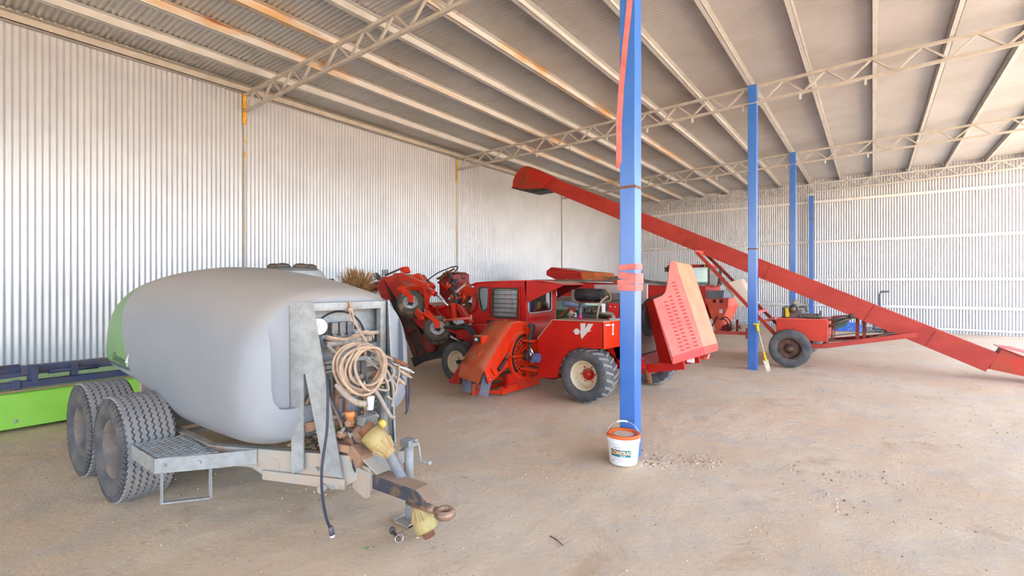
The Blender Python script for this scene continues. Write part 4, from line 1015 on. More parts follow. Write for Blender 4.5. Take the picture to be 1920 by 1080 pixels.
# spray can left on the deck
t = thing('spray_can', 'small dark spray can with a pink base standing on the sweeper side box', 'can', (-3.30, 6.05, 1.115))
b = B(); b.lathe([(.001, 0), (.029, 0), (.029, .05)], (-3.30, 6.05, 1.117), (0, 0, 1), 20); b.obj('can_base', mat('pink_print', lin(206, 40, 120), .35), t)
b = B(); b.lathe([(.029, .05), (.029, .17), (.022, .185), (.012, .19)], (-3.30, 6.05, 1.117), (0, 0, 1), 20); b.obj('can_body', mat('dark_print_can', lin(52, 48, 66), .3), t)
b = B(); b.lathe([(.020, .185), (.020, .215), (.001, .217)], (-3.30, 6.05, 1.117), (0, 0, 1), 18); b.obj('cap', M['black'], t)
# thin pole and pale panel at the far side of the engine bay
b = B(); b.bb(-3.9, -2.95, 7.66, 7.70, 1.28, 1.60); b.obj('far_guard', mat('pale_guard', lin(206, 190, 190), .5), sw)
# ---- cab
t0 = 6.30; t1 = 7.25
side = [(-5.52, 1.55), (-5.42, 1.62), (-5.14, 1.633), (-4.425, 1.652), (-4.425, .88), (-4.9, .80), (-5.55, .74), (-5.56, 1.13)]
def frame_side(y):
    bm = B()
    from mathutils.geometry import tessellate_polygon
    loops = [[Vector((x, z, 0)) for x, z in side], [Vector((x, z, 0)) for x, z in P['win1']], [Vector((x, z, 0)) for x, z in P['win2']]]
    tri = tessellate_polygon(loops); flat = [p for l in loops for p in l]
    k = len(flat); vs = [Vector((p.x, y, p.y)) for p in flat] + [Vector((p.x, y + .03, p.y)) for p in flat]
    fs = [list(t_) for t_ in tri] + [[i + k for i in t_][::-1] for t_ in tri]
    o = 0
    for l in loops:
        m = len(l); fs += [[o + i, o + (i + 1) % m, o + (i + 1) % m + k, o + i + k] for i in range(m)]; o += m
    bm.add(vs, fs); return bm
cab = frame_side(t0).obj('cab_side', M['red'], sw)
frame_side(t1 - .03).obj('cab_side', M['red'], sw)
b = B(); b.bb(-5.55, -4.43, t0 + .03, t1 - .03, .74, .90); b.bb(-5.56, -5.50, t0 + .03, t1 - .03, .74, 1.15); b.obj('cab_floor', M['darkred'], sw)
b = B(); b.plate([(-5.54, t0 + .04, 1.14), (-5.54, t1 - .04, 1.14), (-5.46, t1 - .04, 1.58), (-5.46, t0 + .04, 1.58)], .008); b.obj('windscreen', M['glass_green'], sw)
b = B()
b.grid([[Vector((x, y, z + (.0 if abs(y - 6.77) > .45 else .0))) for y in (t0 - .02, 6.5, 7.0, t1 + .02)] for x, z in ((-5.56, 1.59), (-5.42, 1.632), (-5.14, 1.645), (-4.40, 1.663))])
b.obj('cab_roof', M['red'], sw, solid=.02)
# rear wall of the cab with a rear window
from mathutils.geometry import tessellate_polygon
def holed(b, outer, hole, x, th):
    loops = [[Vector((p[0], p[1], 0)) for p in outer], [Vector((p[0], p[1], 0)) for p in hole]]
    tri = tessellate_polygon(loops); flat = [p for l in loops for p in l]; k = len(flat)
    vs = [Vector((x, p.x, p.y)) for p in flat] + [Vector((x - th, p.x, p.y)) for p in flat]
    fs = [list(t_) for t_ in tri] + [[i + k for i in t_][::-1] for t_ in tri]; o = 0
    for l in loops:
        m = len(l); fs += [[o + i, o + (i + 1) % m, o + (i + 1) % m + k, o + i + k] for i in range(m)]; o += m
    b.add(vs, fs)
rw_ = [(6.36, 1.58), (7.04, 1.56), (7.05, 1.22), (7.03, 1.17), (6.99, 1.155), (6.42, 1.145), (6.37, 1.17), (6.355, 1.21)]
b = B(); holed(b, [(6.30, 1.652), (7.20, 1.652), (7.20, .85), (6.30, .85)], rw_, -4.40, .03); b.obj('cab_rear_wall', M['red'], sw)
b = B(); b.prism(rw_, 0, -4.418, -4.412); b.obj('rear_window', M['glass'], sw)
b = B(); b.tube([Vector((-4.398, y, z)) for y, z in rw_], .010, 8, closed=True); b.obj('window_seal', M['purlin'], sw)
for nm in ('win1', 'win2'):
    b = B(); b.prism(P[nm], 1, t0 + .008, t0 + .014); b.obj('side_window', M['glass_green'], cab)
    b = B(); b.tube(spline([Vector((x, t0 - .004, z)) for x, z in P[nm]], 2, True), .014, 8, closed=True); b.obj('window_seal', mat('seal_rubber', lin(84, 76, 56), .8), cab)
    b = B(); b.prism(P[nm], 1, t1 - .018, t1 - .012); b.obj('side_window', M['glass_green'], cab)
# door with its mesh guard, frame and handle
b = B()
dx0, dx1, dz0, dz1 = -5.155, -4.515, 1.025, 1.562
for a_, c_ in (((dx0, dz0), (dx0, dz1)), ((dx0, dz1), (dx1, dz1)), ((dx1, dz1), (dx1, dz0)), ((dx1, dz0), (dx0, dz0))): b.bar((a_[0], t0 - .012, a_[1]), (c_[0], t0 - .012, c_[1]), .03, .02)
b.bar((-4.47, t0 - .01, 1.56), (-4.47, t0 - .01, .90), .012, .02)
b.obj('door_frame', M['red'], cab)
b = B()
for i in range(7):
    z = 1.07 + i * .073; b.bar((dx0, t0 - .03, z), (dx1, t0 - .03, z + .003), .008)
for i in range(28): x = dx0 + .04 + i * .0205; b.bar((x, t0 - .025, dz0 + .03), (x, t0 - .025, dz1 - .03), .0025)
b.obj('window_guard', mat('guard_wire', lin(96, 44, 36), .6), cab)
b = B(); b.tube([(-5.17, t0 - .03, .99), (-5.04, t0 - .03, .985)], .018, 10); b.obj('door_handle', M['black'], cab)
b = B(); b.bb(-4.9, -4.6, 6.7, 7.0, .9, 1.25); b.bb(-4.66, -4.6, 6.65, 7.05, 1.2, 1.5); b.obj('driver_seat', M['black'], sw, bevel=.03)
b = B(); b.tube([(-5.3, 6.85, .9), (-5.2, 6.85, 1.2)], .02, 8); b.tube([Vector((-5.2, 6.85, 1.2)) + Vector((.05 * math.sin(a), .16 * math.cos(a), .15 * math.sin(a))) for a in [2 * math.pi * i / 24 for i in range(24)]], .012, 8, closed=True); b.obj('steering_wheel', M['black'], sw)
# canopy flaring back over the engine
b = B(); b.grid([[Vector((-4.42, 6.29, 1.655)), Vector((-4.42, 7.3, 1.655))], [Vector((-4.1, 6.30, 1.652)), Vector((-4.1, 7.3, 1.652))], [Vector((-3.70, 6.33, 1.597)), Vector((-3.9, 7.3, 1.60))]], False)
b.obj('canopy', M['red'], sw, solid=.012)
b = B(); b.prism([(-4.43, 1.65), (-4.306, 1.649), (-3.70, 1.595), (-3.968, 1.49), (-4.40, 1.305)], 1, 6.30, 6.315); b.obj('canopy_gusset', M['red'], sw)
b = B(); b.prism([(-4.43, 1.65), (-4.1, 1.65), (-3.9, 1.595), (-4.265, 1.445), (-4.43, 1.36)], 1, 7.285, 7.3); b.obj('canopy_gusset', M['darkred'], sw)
b = B(); b.bb(-5.3, -3.0, 7.35, 7.5, 1.655, 1.675); b.bb(-5.0, -3.9, 7.35, 7.55, 1.67, 1.69); b.obj('roof_rail', M['steel'], sw)
# lower cab panel curved towards the engine
b = B(); b.grid([[Vector((-4.40 + .06 * math.sin(math.pi * k / 8), 6.30 + .9 * k / 8, z)) for k in range(9)] for z in (.55, .85, 1.14)]); b.obj('rear_apron', M['red'], sw, solid=.01)

# ---- blower with its chute
bx = -4.16; bc = Vector((bx, 5.84, .565)); R1 = .335
bl = B()
# housing: volute outline extruded across
vol = []
for i in range(13):
    a = math.pi / 2 - (math.pi * 1.25) * i / 12
    r_ = R1 + .05 + .0 * i
    vol.append((bc.y + r_ * math.cos(a) * .95, bc.z + r_ * math.sin(a)))
vol = [(5.62, 1.045), (5.80, 1.06), (5.946, 1.04), (6.08, .98), (6.17, .86), (6.22, .70), (6.22, .50), (6.16, .32), (6.05, .22), (5.85, .20), (5.70, .24), (5.60, .36), (5.50, .43), (5.156, .28), (5.07, .256), (4.99, .44), (5.05, .52), (5.40, .86)]
bl.prism(vol, 0, bx - .02, bx)
ho = bl.obj('blower_housing', M['orange'], sw, bevel=.006)
b = B()
top = [(4.99, .44), (5.05, .53), (5.40, .87), (5.62, 1.045), (5.80, 1.06), (5.946, 1.04), (6.08, .98), (6.17, .86), (6.22, .70)]
b.grid([[Vector((bx - .01 - (.37 + .04 * (6.2 - y)) * s_, y - .04 * s_, z)) for y, z in top] for s_ in (0, .33, .66, 1)])
b.obj('chute_top', M['orange_dull'], ho, solid=.012)
b = B(); b.bar((bx - .22, 5.10, .62), (bx - .24, 5.78, 1.075), .02, .03); b.obj('chute_rib', M['orange_dull'], ho)
b = B(); b.grid([[Vector((bx - .38 - .04 * (6.2 - y), y - .04, z)) for y, z in top], [Vector((bx - .42 - .06 * (6.2 - y), y - .08, z - .22)) for y, z in top]], True); b.obj('chute_far_side', M['red'], ho, solid=.012)
# lower lips at the mouth
b = B(); b.plate([(-4.18, 4.98, .47), (-4.56, 4.98, .52), (-4.58, 4.92, .34), (-4.22, 4.92, .28)], .01)
b.obj('mouth_flap', M['orange_dull'], ho)
b = B(); b.plate([(-4.58, 5.00, .36), (-4.42, 5.02, .34), (-4.40, 4.98, .12), (-4.50, 4.94, .14)], .01); b.plate([(-4.20, 5.04, .46), (-4.18, 5.16, .30), (-4.20, 5.10, .07), (-4.26, 4.98, .12)], .01)
b.obj('rubber_flap', mat('blue_grey_rubber', lin(88, 94, 116), .6, c2=lin(110, 104, 106), scale=10), ho)
b = B(); b.plate([(-4.58, 5.02, .56), (-4.60, 5.38, .84), (-4.72, 5.28, .50), (-4.86, 5.02, .20), (-4.62, 4.98, .22)], .012); b.obj('deflector', M['red'], ho)
for q in (0, 1, 2, 3): B().sphere((-4.61 - .03 * q, 5.34 - .08 * q, .76 - .12 * q), .012, 5).obj('bolt', M['chrome'], ho)
for y_, z_ in ((4.55 + .5, .37), (5.10, .32)): B().sphere((bx + .004, y_, z_), .012, 5).obj('bolt', M['chrome'], ho)
b = B(); b.plate([(-4.42, 5.03, .24), (-4.34, 5.02, .24), (-4.38, 5.0, .06)], .01); b.plate([(-4.32, 5.04, .24), (-4.24, 5.04, .24), (-4.28, 5.0, .07)], .01); b.obj('tooth', M['faded'], ho)
# ring and lattice grille over the fan inlet
b = B(); b.lathe([(R1 - .02, 0), (R1 + .02, 0), (R1 + .02, .05), (R1 - .02, .05)], bc, (1, 0, 0), 48, closed=True, smooth=False)
b.lathe([(R1 - .085, .045), (R1 - .07, .045), (R1 - .07, .06), (R1 - .085, .06)], bc, (1, 0, 0), 48, closed=True, smooth=False); b.obj('inlet_ring', M['orange'], ho)
b = B()
for r_ in (.10, .155, .21): b.lathe([(r_ - .006, .05), (r_ + .006, .05), (r_ + .006, .062), (r_ - .006, .062)], bc, (1, 0, 0), 40, closed=True, smooth=False)
for i in range(24):
    a = 2 * math.pi * i / 24; d = Vector((0, math.cos(a), math.sin(a))); b.bar(bc + Vector((.054, 0, 0)) + d * .06, bc + Vector((.054, 0, 0)) + d * .26, .010)
b.obj('inlet_grille', M['orange'], ho)
b = B(); b.lathe([(.001, -.0), (R1 - .03, 0)], bc + Vector((.004, 0, 0)), (1, 0, 0), 40); b.obj('fan_opening', M['black'], ho)
b = B(); b.bar(bc + Vector((.07, -.36, .02)), bc + Vector((.07, 0, 0)), .02, .05, up=(1, 0, 0)); b.bar(bc + Vector((.07, .05, .40)), bc + Vector((.07, .05, -.36)), .02, .05, up=(1, 0, 0)); b.obj('motor_bracket', M['orange'], ho)
b = B(); b.bb(-4.08, -3.90, 5.88, 5.92, .42, .80); b.bb(-4.10, -3.86, 5.74, 6.0, .36, .39); b.bb(-4.08, -3.90, 5.72, 5.92, .78, .80); b.obj('motor_cradle', M['orange'], ho)
b = B(); b.cyl(bc + Vector((.05, 0, 0)), bc + Vector((.22, 0, 0)), .075, n=24); b.cyl(bc + Vector((.12, 0, 0)), bc + Vector((.16, 0, 0)), .085, n=24); b.obj('shaft_coupling', M['steel'], ho)
b = B(); b.cyl((-3.93, 5.76, .56), (-3.80, 5.74, .56), .065, n=18); b.cyl((-3.86, 5.7, .52), (-3.86, 5.66, .52), .03, n=12); b.obj('hydraulic_motor', mat('blue_motor', lin(70, 84, 128), .5, c2=lin(90, 90, 110), scale=14), ho)
for i, (y_, z_) in enumerate(((5.74, .66), (5.72, .60))):
    b = B(); b.tube(spline([(-4.06, 5.86 + .06 * i, .98 - .02 * i), (-4.03, 5.86 + .10 * i, 1.02 - .02 * i), (-4.0, 5.86 + .08 * i, .95), (-4.0, 5.80 + .04 * i, .80), (-3.95, y_, z_ + .06), (-3.92, y_, z_)]), .018, 10); b.obj('hydraulic_hose', M['black'], ho)
    b = B(); b.tube([(-3.96, y_, z_ + .07), (-3.88, y_ - .01, z_ - .05)], .017, 10); b.obj('hose_fitting', M['chrome'], ho)
b = B(); b.tube([(bx + .03, 5.26, .42), (bx + .03, 5.42, .56)], .024, 12); ra = b.obj('ram_cylinder', M['black'], ho)
b = B(); b.tube([(bx + .03, 5.42, .56), (bx + .03, 5.55, .68), (bx + .03, 5.74, .90)], .012, 10); b.obj('ram_hose', M['steel'], ho)
b = B(); b.plate([(bx + .02, 5.10, .46), (bx + .02, 5.18, .36), (bx + .02, 5.24, .37), (bx + .02, 5.16, .50)], .02); b.obj('ram_lug', M['orange'], ho)
# ground frame under the blower
b = B(); b.bar((-4.22, 5.42, .10), (-4.22, 5.80, .10), .05, .11); b.bar((-4.20, 5.80, .12), (-4.20, 6.35, .13), .05, .15); b.bar((-4.5, 5.35, .06), (-4.22, 5.44, .08), .04, .05); b.bb(-4.6, -4.2, 5.6, 6.4, .20, .25); b.bar((-4.55, 5.15, .07), (-4.55, 6.2, .10), .04, .06); b.obj('ground_frame', M['orange'], sw, bevel=.004)
b = B(); b.bb(-4.16, -4.12, 5.45, 5.8, .19, .33); b.plate([(-4.15, 5.42, .14), (-4.15, 5.50, .30), (-4.15, 5.62, .32), (-4.15, 5.60, .24), (-4.15, 5.52, .22), (-4.15, 5.48, .13)], .04); b.obj('lift_bracket', M['red'], sw)
# work lamp on the chute
b = B(); b.bb(-4.58, -4.40, 5.22, 5.36, .765, .875); lp = b.obj('work_lamp', M['orange'], sw, bevel=.01)
b = B(); b.bb(-4.565, -4.44, 5.213, 5.222, .78, .86); b.obj('lamp_lens', M['black'], lp); b = B(); b.bb(-4.53, -4.48, 5.208, 5.214, .805, .842); b.obj('lamp_reflector', M['white'], lp)

# ---- front chassis
b = B(); b.prism([(-5.92, .88), (-5.19, .948), (-5.0, .95), (-5.0, .60), (-5.19, .72), (-5.66, .74), (-5.893, .79)], 1, 6.10, 6.2); b.bb(-5.9, -5.2, 6.2, 7.3, .74, .86); b.obj('front_chassis', M['red'], sw, bevel=.005)
b = B(); b.bb(-5.56, -4.45, 6.12, 6.30, .42, .86); b.obj('side_panel', M['red'], sw, bevel=.01)
b = B(); b.tube(spline([(-5.95, 6.05, .86), (-5.7, 6.04, .88), (-5.45, 6.03, .93), (-5.28, 6.03, .84), (-5.18, 6.03, .66), (-5.15, 6.03, .5)]), .03, 10); b.tube(spline([(-5.75, 6.06, .84), (-5.45, 6.0, .89), (-5.24, 6.0, .78), (-5.12, 6.0, .58)]), .028, 10); b.obj('hydraulic_hoses', M['black'], sw)
b = B(); b.bar((-5.75, 6.16, .74), (-5.30, 6.16, .70), .06, .12); b.bar((-5.3, 6.1, .72), (-5.1, 6.1, .45), .05, .10); b.obj('fork_arch', M['red'], sw)
b = B(); b.box((-5.60, 6.09, .93), (.045, .01, .05)); b.obj('label', M['white'], sw)

# ---- folded sweeping head in front
hd = B(); slab(hd, 'cover', 6.2, .75); h = hd.obj('head_cover', M['orange'], sw, bevel=.01)
def hp(nm, y, th, m, obn, bev=.005, parent=None):
    b = B(); slab(b, nm, y, th); return b.obj(obn, M[m] if isinstance(m, str) else m, parent or sw, bevel=bev)
b = B(); b.bar((-7.44, 6.18, 1.80), (-7.10, 6.18, 1.50), .06, .04, up=(0, 1, 0)); b.bar((-7.30, 6.18, 1.76), (-7.02, 6.18, 1.50), .03, .04, up=(0, 1, 0)); b.obj('cover_rib', M['orange'], h)
hp('endguard', 6.28, .2, 'red', 'end_guard', .03)
b = B(); b.prism([(-7.85, 1.68), (-7.78, 1.68), (-7.5, 1.22), (-7.3, 1.0), (-7.5, .98), (-7.68, 1.25)], 1, 6.3, 6.9); b.obj('brush_housing', M['black'], sw)
hp('arm1', 6.18, .08, 'orange', 'lift_arm'); hp('arm2', 6.30, .08, 'orange', 'lift_arm')
br = hp('bracket', 6.16, .05, 'orange', 'pivot_bracket')
b = B(); b.lathe([(.001, .004), (.016, .004), (.018, 0)], (-6.473, 6.16, 1.592), (0, -1, 0), 14); b.obj('pivot_pin', M['chrome'], br)
hp('lower', 6.2, .7, 'red', 'head_cover', .01); hp('mid', 6.35, .6, 'red', 'head_frame', .01)
b = B(); b.bar((-6.50, 6.28, 1.22), (-6.2, 6.28, .98), .035, .03, up=(0, 1, 0)); b.bar((-6.55, 6.28, 1.12), (-6.15, 6.28, 1.22), .04, .03, up=(0, 1, 0)); b.bar((-6.9, 6.3, 1.5), (-6.6, 6.3, 1.1), .08, .04, up=(0, 1, 0)); b.bar((-7.0, 6.3, 1.45), (-6.6, 6.3, 1.38), .05, .04, up=(0, 1, 0)); b.obj('frame_bar', M['red'], sw)
hp('farbox', 6.9, .5, 'dullred', 'fan_box', .01); hp('farrib', 6.87, .03, 'red', 'box_rib')
hp('rbrack', 6.45, .06, 'orange', 'hinge_bracket'); hp('rbrack2', 6.42, .05, 'orange', 'hinge_bracket'); hp('tri', 6.25, .03, 'dullred', 'stay_plate', 0)
hp('redbeam', 6.2, .1, 'red', 'support_beam'); hp('post', 6.2, .05, 'orange', 'ram_post')
b = B(); b.bar((-5.708, 6.3, 1.593), (-6.094, 6.3, 1.339), .03, .03); b.obj('stay_bar', M['purlin'], sw)
b = B(); b.tube([(-6.43, 6.12, 1.52), (-6.25, 6.12, 1.43)], .05, 12); rc = b.obj('ram_cylinder', M['red'], sw)
b = B(); b.tube([(-6.25, 6.12, 1.432), (-5.933, 6.12, 1.234)], .016, 10); b.obj('ram_rod', M['chrome'], rc)
b = B(); b.tube([(-5.96, 6.08, .985), (-5.37, 6.08, 1.045)], .022, 10); b.sphere((-5.97, 6.08, .985), .03, 7); b.tube([(-5.37, 6.08, 1.0), (-5.37, 6.08, 1.10)], .02, 8); b.obj('steering_link', M['faded'], sw)
for nm, y in (('hose1', 6.3), ('hose2', 6.75), ('hose3', 6.7)):
    b = B(); b.tube(spline([(x, y, z) for x, z in P[nm]]), .045 if nm == 'hose1' else .012, 10); b.obj('hydraulic_hose', M['black'], sw)
b = B(); b.tube(spline([(-6.38, 6.6, 1.8), (-6.3, 6.6, 1.72), (-6.34, 6.6, 1.62), (-6.28, 6.6, 1.55), (-6.18, 6.6, 1.6), (-6.2, 6.6, 1.7)]), .03, 8); b.tube(spline([(-6.1, 6.4, 1.7), (-6.0, 6.4, 1.6), (-6.05, 6.4, 1.45), (-5.95, 6.4, 1.3), (-5.8, 6.35, 1.2)]), .025, 8); b.obj('hose_tangle', M['black'], sw)
rnd = random.Random(11)
b = B(); 
for i in range(26):
    x = rnd.uniform(-6.15, -5.5); z = 1.68 - (x + 6.15) * .55 - rnd.random() * .40; y = rnd.uniform(6.3, 6.8)
    b.box((x, y, z), (rnd.uniform(.03, .10), .06, rnd.uniform(.03, .10)), Matrix.Rotation(rnd.uniform(0, 1.5), 3, 'Y'))
b.obj('valve_block', M['rustbrown'], sw)
b = B()
for i in range(10):
    x = rnd.uniform(-6.2, -5.6); z = 1.72 - (x + 6.2) * .5 - rnd.random() * .30
    b.cyl((x, 6.3, z), (x + rnd.uniform(-.12, .12), 6.28, z + rnd.uniform(-.12, .12)), .018, n=8)
b.obj('fitting', M['orange'], sw)
b = B()
for i in range(9):
    x = rnd.uniform(-6.9, -6.5); b.cyl((x, 6.8, 1.65 + (x + 6.9) * .4 + rnd.random() * .1), (x + .1, 6.8, 1.74 + (x + 6.9) * .45), .022, n=8)
b.obj('fan_box_pipe', M['rustbrown'], sw)
# sweeping tines and rods at the tip
b = B()
for (x0, z0), (x1, z1) in (((-8.50, 1.836), (-8.31, 1.68)), ((-8.43, 1.85), (-8.27, 1.70)), ((-8.37, 1.85), (-8.24, 1.72))): b.bar((x0, 6.5, z0), (x1, 6.5, z1), .035, .01)
for x in (-8.18, -8.11, -8.04): b.bar((x, 6.5, 1.91), (x + .01, 6.5, 1.79), .035, .01)
b.obj('tines', M['steel'], sw)
b = B(); b.tube([(-8.74, 6.5, 1.632), (-8.35, 6.5, 1.74), (-8.18, 6.5, 1.765)], .014, 8); b.tube([(-8.1, 6.5, 1.79), (-7.57, 6.5, 1.935)], .02, 8); b.tube([(-8.55, 6.5, 1.70), (-8.52, 6.5, 1.74), (-8.3, 6.5, 1.80), (-8.2, 6.5, 1.80)], .008, 6); b.obj('rake_bar', M['steel'], sw)
b = B(); b.box((-8.4, 6.5, 1.55), (.3, .2, .12), Matrix.Rotation(-.4, 3, 'Y')); b.obj('rake_bracket', M['dullred'], sw)
b = B(); slab(b, 'topbits', 6.35, .12, [0, 1, 2, 3]); b.obj('top_bracket', M['orange'], sw); b = B(); slab(b, 'topbits', 6.3, .03, [3, 4, 5, 6]); b.obj('top_strap', M['steel'], sw)
# gauge wheels on castor forks
wheel(sw, (-6.87, 6.10, 1.235), (.64, -.60, .50), .25, .24, .135, 'block', M['tyre_mud'], M['tyre_mud'], M['rim_white'], dish=.06, mhub=M['black'], hubr=.35)
wheel(sw, (-6.19, 6.12, .80), (.64, -.60, .50), .24, .23, .130, 'block', M['tyre_mud'], M['tyre_mud'], M['rim_white'], dish=.06, mhub=M['black'], hubr=.35)
for dx, dz in ((-6.87, 1.235), (-6.19, .80)):
    b = B(); N_ = Vector((.64, -.60, .50)).normalized(); rr_ = Vector((.68, .73, 0)); uu_ = N_.cross(rr_); uu_ = uu_ if uu_.z > 0 else -uu_; c_ = Vector((dx, 6.10, dz)) + N_ * .135
    b.plate([c_ + rr_ * x_ + uu_ * z_ for x_, z_ in ((-.26, .26), (-.14, .33), (-.05, .20), (.06, .08), (.045, -.03), (-.03, -.03), (-.05, .07), (-.14, .16))], .03); b.obj('castor_fork', M['orange'], sw, bevel=.01)
b = B(); b.bar((-6.95, 5.92, 1.50), (-7.05, 6.2, 1.52), .06, .06); b.obj('castor_arm', M['orange'], sw); b = B(); b.bar((-6.38, 5.94, 1.02), (-6.48, 6.3, 1.04), .06, .06); b.bar((-6.4, 5.95, 1.03), (-6.55, 5.95, 1.12), .05, .12); b.obj('castor_arm', M['orange'], sw)
# dark deck and skirt beneath the folded head
dk = [(-7.86, .99), (-7.60, 1.06), (-7.20, 1.05), (-6.75, .80), (-6.30, .62), (-6.0, .55), (-6.2, .36), (-6.53, .24), (-6.88, .147), (-7.155, .02), (-7.45, .50)]
b = B(); b.prism(dk, 1, 6.5, 6.54); dko = b.obj('deck', mat('dirty_deck', lin(96, 76, 62), .85, c2=lin(70, 56, 48), scale=3), sw)
b = B()
for a_, c_ in (((-7.707, 1.0), (-7.1, .218)), ((-7.575, .567), (-7.131, .764)), ((-7.146, .203), (-6.828, .345)), ((-7.255, .90), (-6.80, .363))): b.bar((a_[0], 6.48, a_[1]), (c_[0], 6.48, c_[1]), .03, .03)
b.obj('deck_rib', M['dullred'], dko)
b = B(); b.prism([(-7.25, .17), (-7.13, .20), (-6.82, .33), (-6.30, .40), (-6.0, .44), (-6.1, .30), (-6.53, .22), (-6.88, .13), (-7.155, .0)], 1, 6.44, 6.46); b.obj('rubber_skirt', M['black'], dko)
hp('hanger', 6.36, .06, 'dullred', 'hanger', .01)
b = B(); b.bar((-7.5, 6.42, 1.25), (-6.8, 6.42, .55), .05, .05); b.bar((-6.7, 6.7, .9), (-6.0, 6.7, .6), .3, .1); b.obj('deck_beam', M['black'], sw)

# ---- raised louvred engine hood
A0, A1 = Vector((-2.381, 6.412, 1.40)), Vector((-2.10, 6.37, .555))      # near left edge
A1b = Vector((-2.12, 6.386, .651))
L0, L1 = Vector((-2.60, 6.72, 1.35)), Vector((-2.40, 6.72, .51))        # far left edge
T0 = [Vector(p) for p in ((-2.336, 6.47, 1.426), (-2.296, 6.52, 1.45), (-2.275, 6.557, 1.486), (-2.265, 6.585, 1.53), (-2.262, 6.653, 1.693), (-2.265, 6.707, 1.837), (-2.262, 6.737, 1.904), (-2.238, 6.772, 1.929), (-2.207, 6.794, 1.905))]
S1, S1b = Vector((-1.822, 6.744, .767)), Vector((-1.80, 6.72, .665))
C0, C1, C1b = Vector((-2.16, 7.372, 1.876)), Vector((-1.785, 7.311, .765)), Vector((-1.765, 7.29, .665))
NH = Vector((.6959, -.6672, .2658))
b = B(); b.plate([A0] + T0 + [S1, A1b], .012, n=NH); hood = b.obj('hood', M['faded'], sw)
b = B(); b.plate([T0[8], C0, C1, S1], .012); b.obj('hood_face', mat('lit_face_orange', lin(240, 136, 94), .5, c2=lin(232, 120, 82), scale=4), hood)  # brighter hood side: the light falling on it is put into this orange
b = B(); b.plate([A0, A1, L1, L0], .012); b.obj('hood_side', M['red'], hood)
b = B(); b.plate([A1b, S1, S1b, A1], .014); b.plate([S1, C1, C1b, S1b], .014); b.obj('hood_rim', M['orange'], hood)
b = B(); b.plate([C0, C1, Vector((-2.3, 7.4, .6)), Vector((-2.6, 7.4, 1.35)), Vector((-2.4, 7.3, 1.5))], .01); b.obj('hood_far_side', M['red'], hood)
b = B(); b.plate([T0[7], T0[8], C0, Vector((-2.20, 7.37, 1.90))], .012); b.obj('hood_top', mat('dusty_top', lin(206, 160, 124), .8), hood)
M['louvre'] = mat('louvre_red', lin(196, 70, 60), .5)
# louvre slots: three columns
for p0_, p1_, e0, n_ in (((-2.277, 6.509, 1.37), (-2.047, 6.497, .736), (.036, .040, .007), 14), ((-2.239, 6.575, 1.439), (-1.994, 6.562, .763), (.036, .042, .008), 15), ((-2.223, 6.669, 1.631), (-1.914, 6.656, .789), (.036, .042, .009), 19)):
    for i in range(n_):
        p = Vector(p0_).lerp(Vector(p1_), i / (n_ - 1)) + NH * .006; q = p + Vector(e0)
        b = B(); b.plate([p, q, q + NH * .010 + Vector((.003, 0, -.018)), p + NH * .010 + Vector((.003, 0, -.018))], .003); b.obj('louvre', M['louvre'], hood)
b = B(); b.box((-1.96, 6.66, .585), (.09, .03, .06)); b.obj('latch_plate', M['white'], hood)
b = B(); b.box((-1.87, 7.0, .60), (.10, .15, .06)); b.obj('hinge_lug', M['orange'], hood)
b = B(); b.tube([(-1.85, 6.85, .64), (-1.83, 6.85, .60), (-1.80, 6.85, .60), (-1.78, 6.9, .66)], .008, 8); b.obj('latch_hook', M['chrome'], hood)
# ================================================================ grain auger
AY = 11.5; HW = .17
au = thing('grain_auger', 'long red grain auger on two wheels sloping from the roof down to the dirt floor', 'grain auger', (-1.3, AY, 0))
def za(x): return 4.607 + (x + 7.18) * (-.4685)           # top edge
def zb_(x): return za(x) - .395
cuts = [(-7.35, -6.12, 'augerred'), (-6.12, -3.13, 'augerred'), (-3.13, -1.55, 'augerred'), (-1.55, .03, 'augerred'), (.03, 1.70, 'augerred')]
for i, (x0, x1, m) in enumerate(cuts):
    e = .0 if i == 0 else .0; hw = HW - (.006 if i % 2 else 0); sk = .17
    b = B(); d0, d1 = .0 + i * .003, .004
    prof = [(x0, za(x0)), (x1, za(x1)), (x1 - sk, zb_(x1 - sk) + .0), (x0 - sk, zb_(x0 - sk))]
    b.prism(prof, 1, AY - hw, AY + hw)
    b.obj('trough', M[m], au, bevel=.006)
b = B(); b.prism([(1.73, .53), (2.9, -.02), (2.7, -.02), (2.55, -.01), (1.57, .18)], 1, AY - HW + .02, AY + HW - .02); b.obj('intake_trough', mat('intake_red', lin(186, 42, 20), .5, c2=lin(160, 60, 34), scale=4), au)
b = B(); b.plate([(1.68, AY + .19, .56), (2.6, AY + .19, .30), (2.6, AY + .5, .33), (1.9, AY + .42, .53)], .01); b.plate([(1.68, AY - .19, .565), (2.7, AY - .19, .09), (2.7, AY + .19, .10), (1.68, AY + .19, .57)], .01); b.obj('intake_flap', M['augerred'], au)
# seams between sections
b = B()
for x in (-3.35, -1.7, .9): b.bar((x, AY - HW - .004, za(x) - .03), (x - .14, AY - HW - .004, zb_(x - .14) + .02), .012, .004)
b.obj('weld_seam', M['dullred'], au)
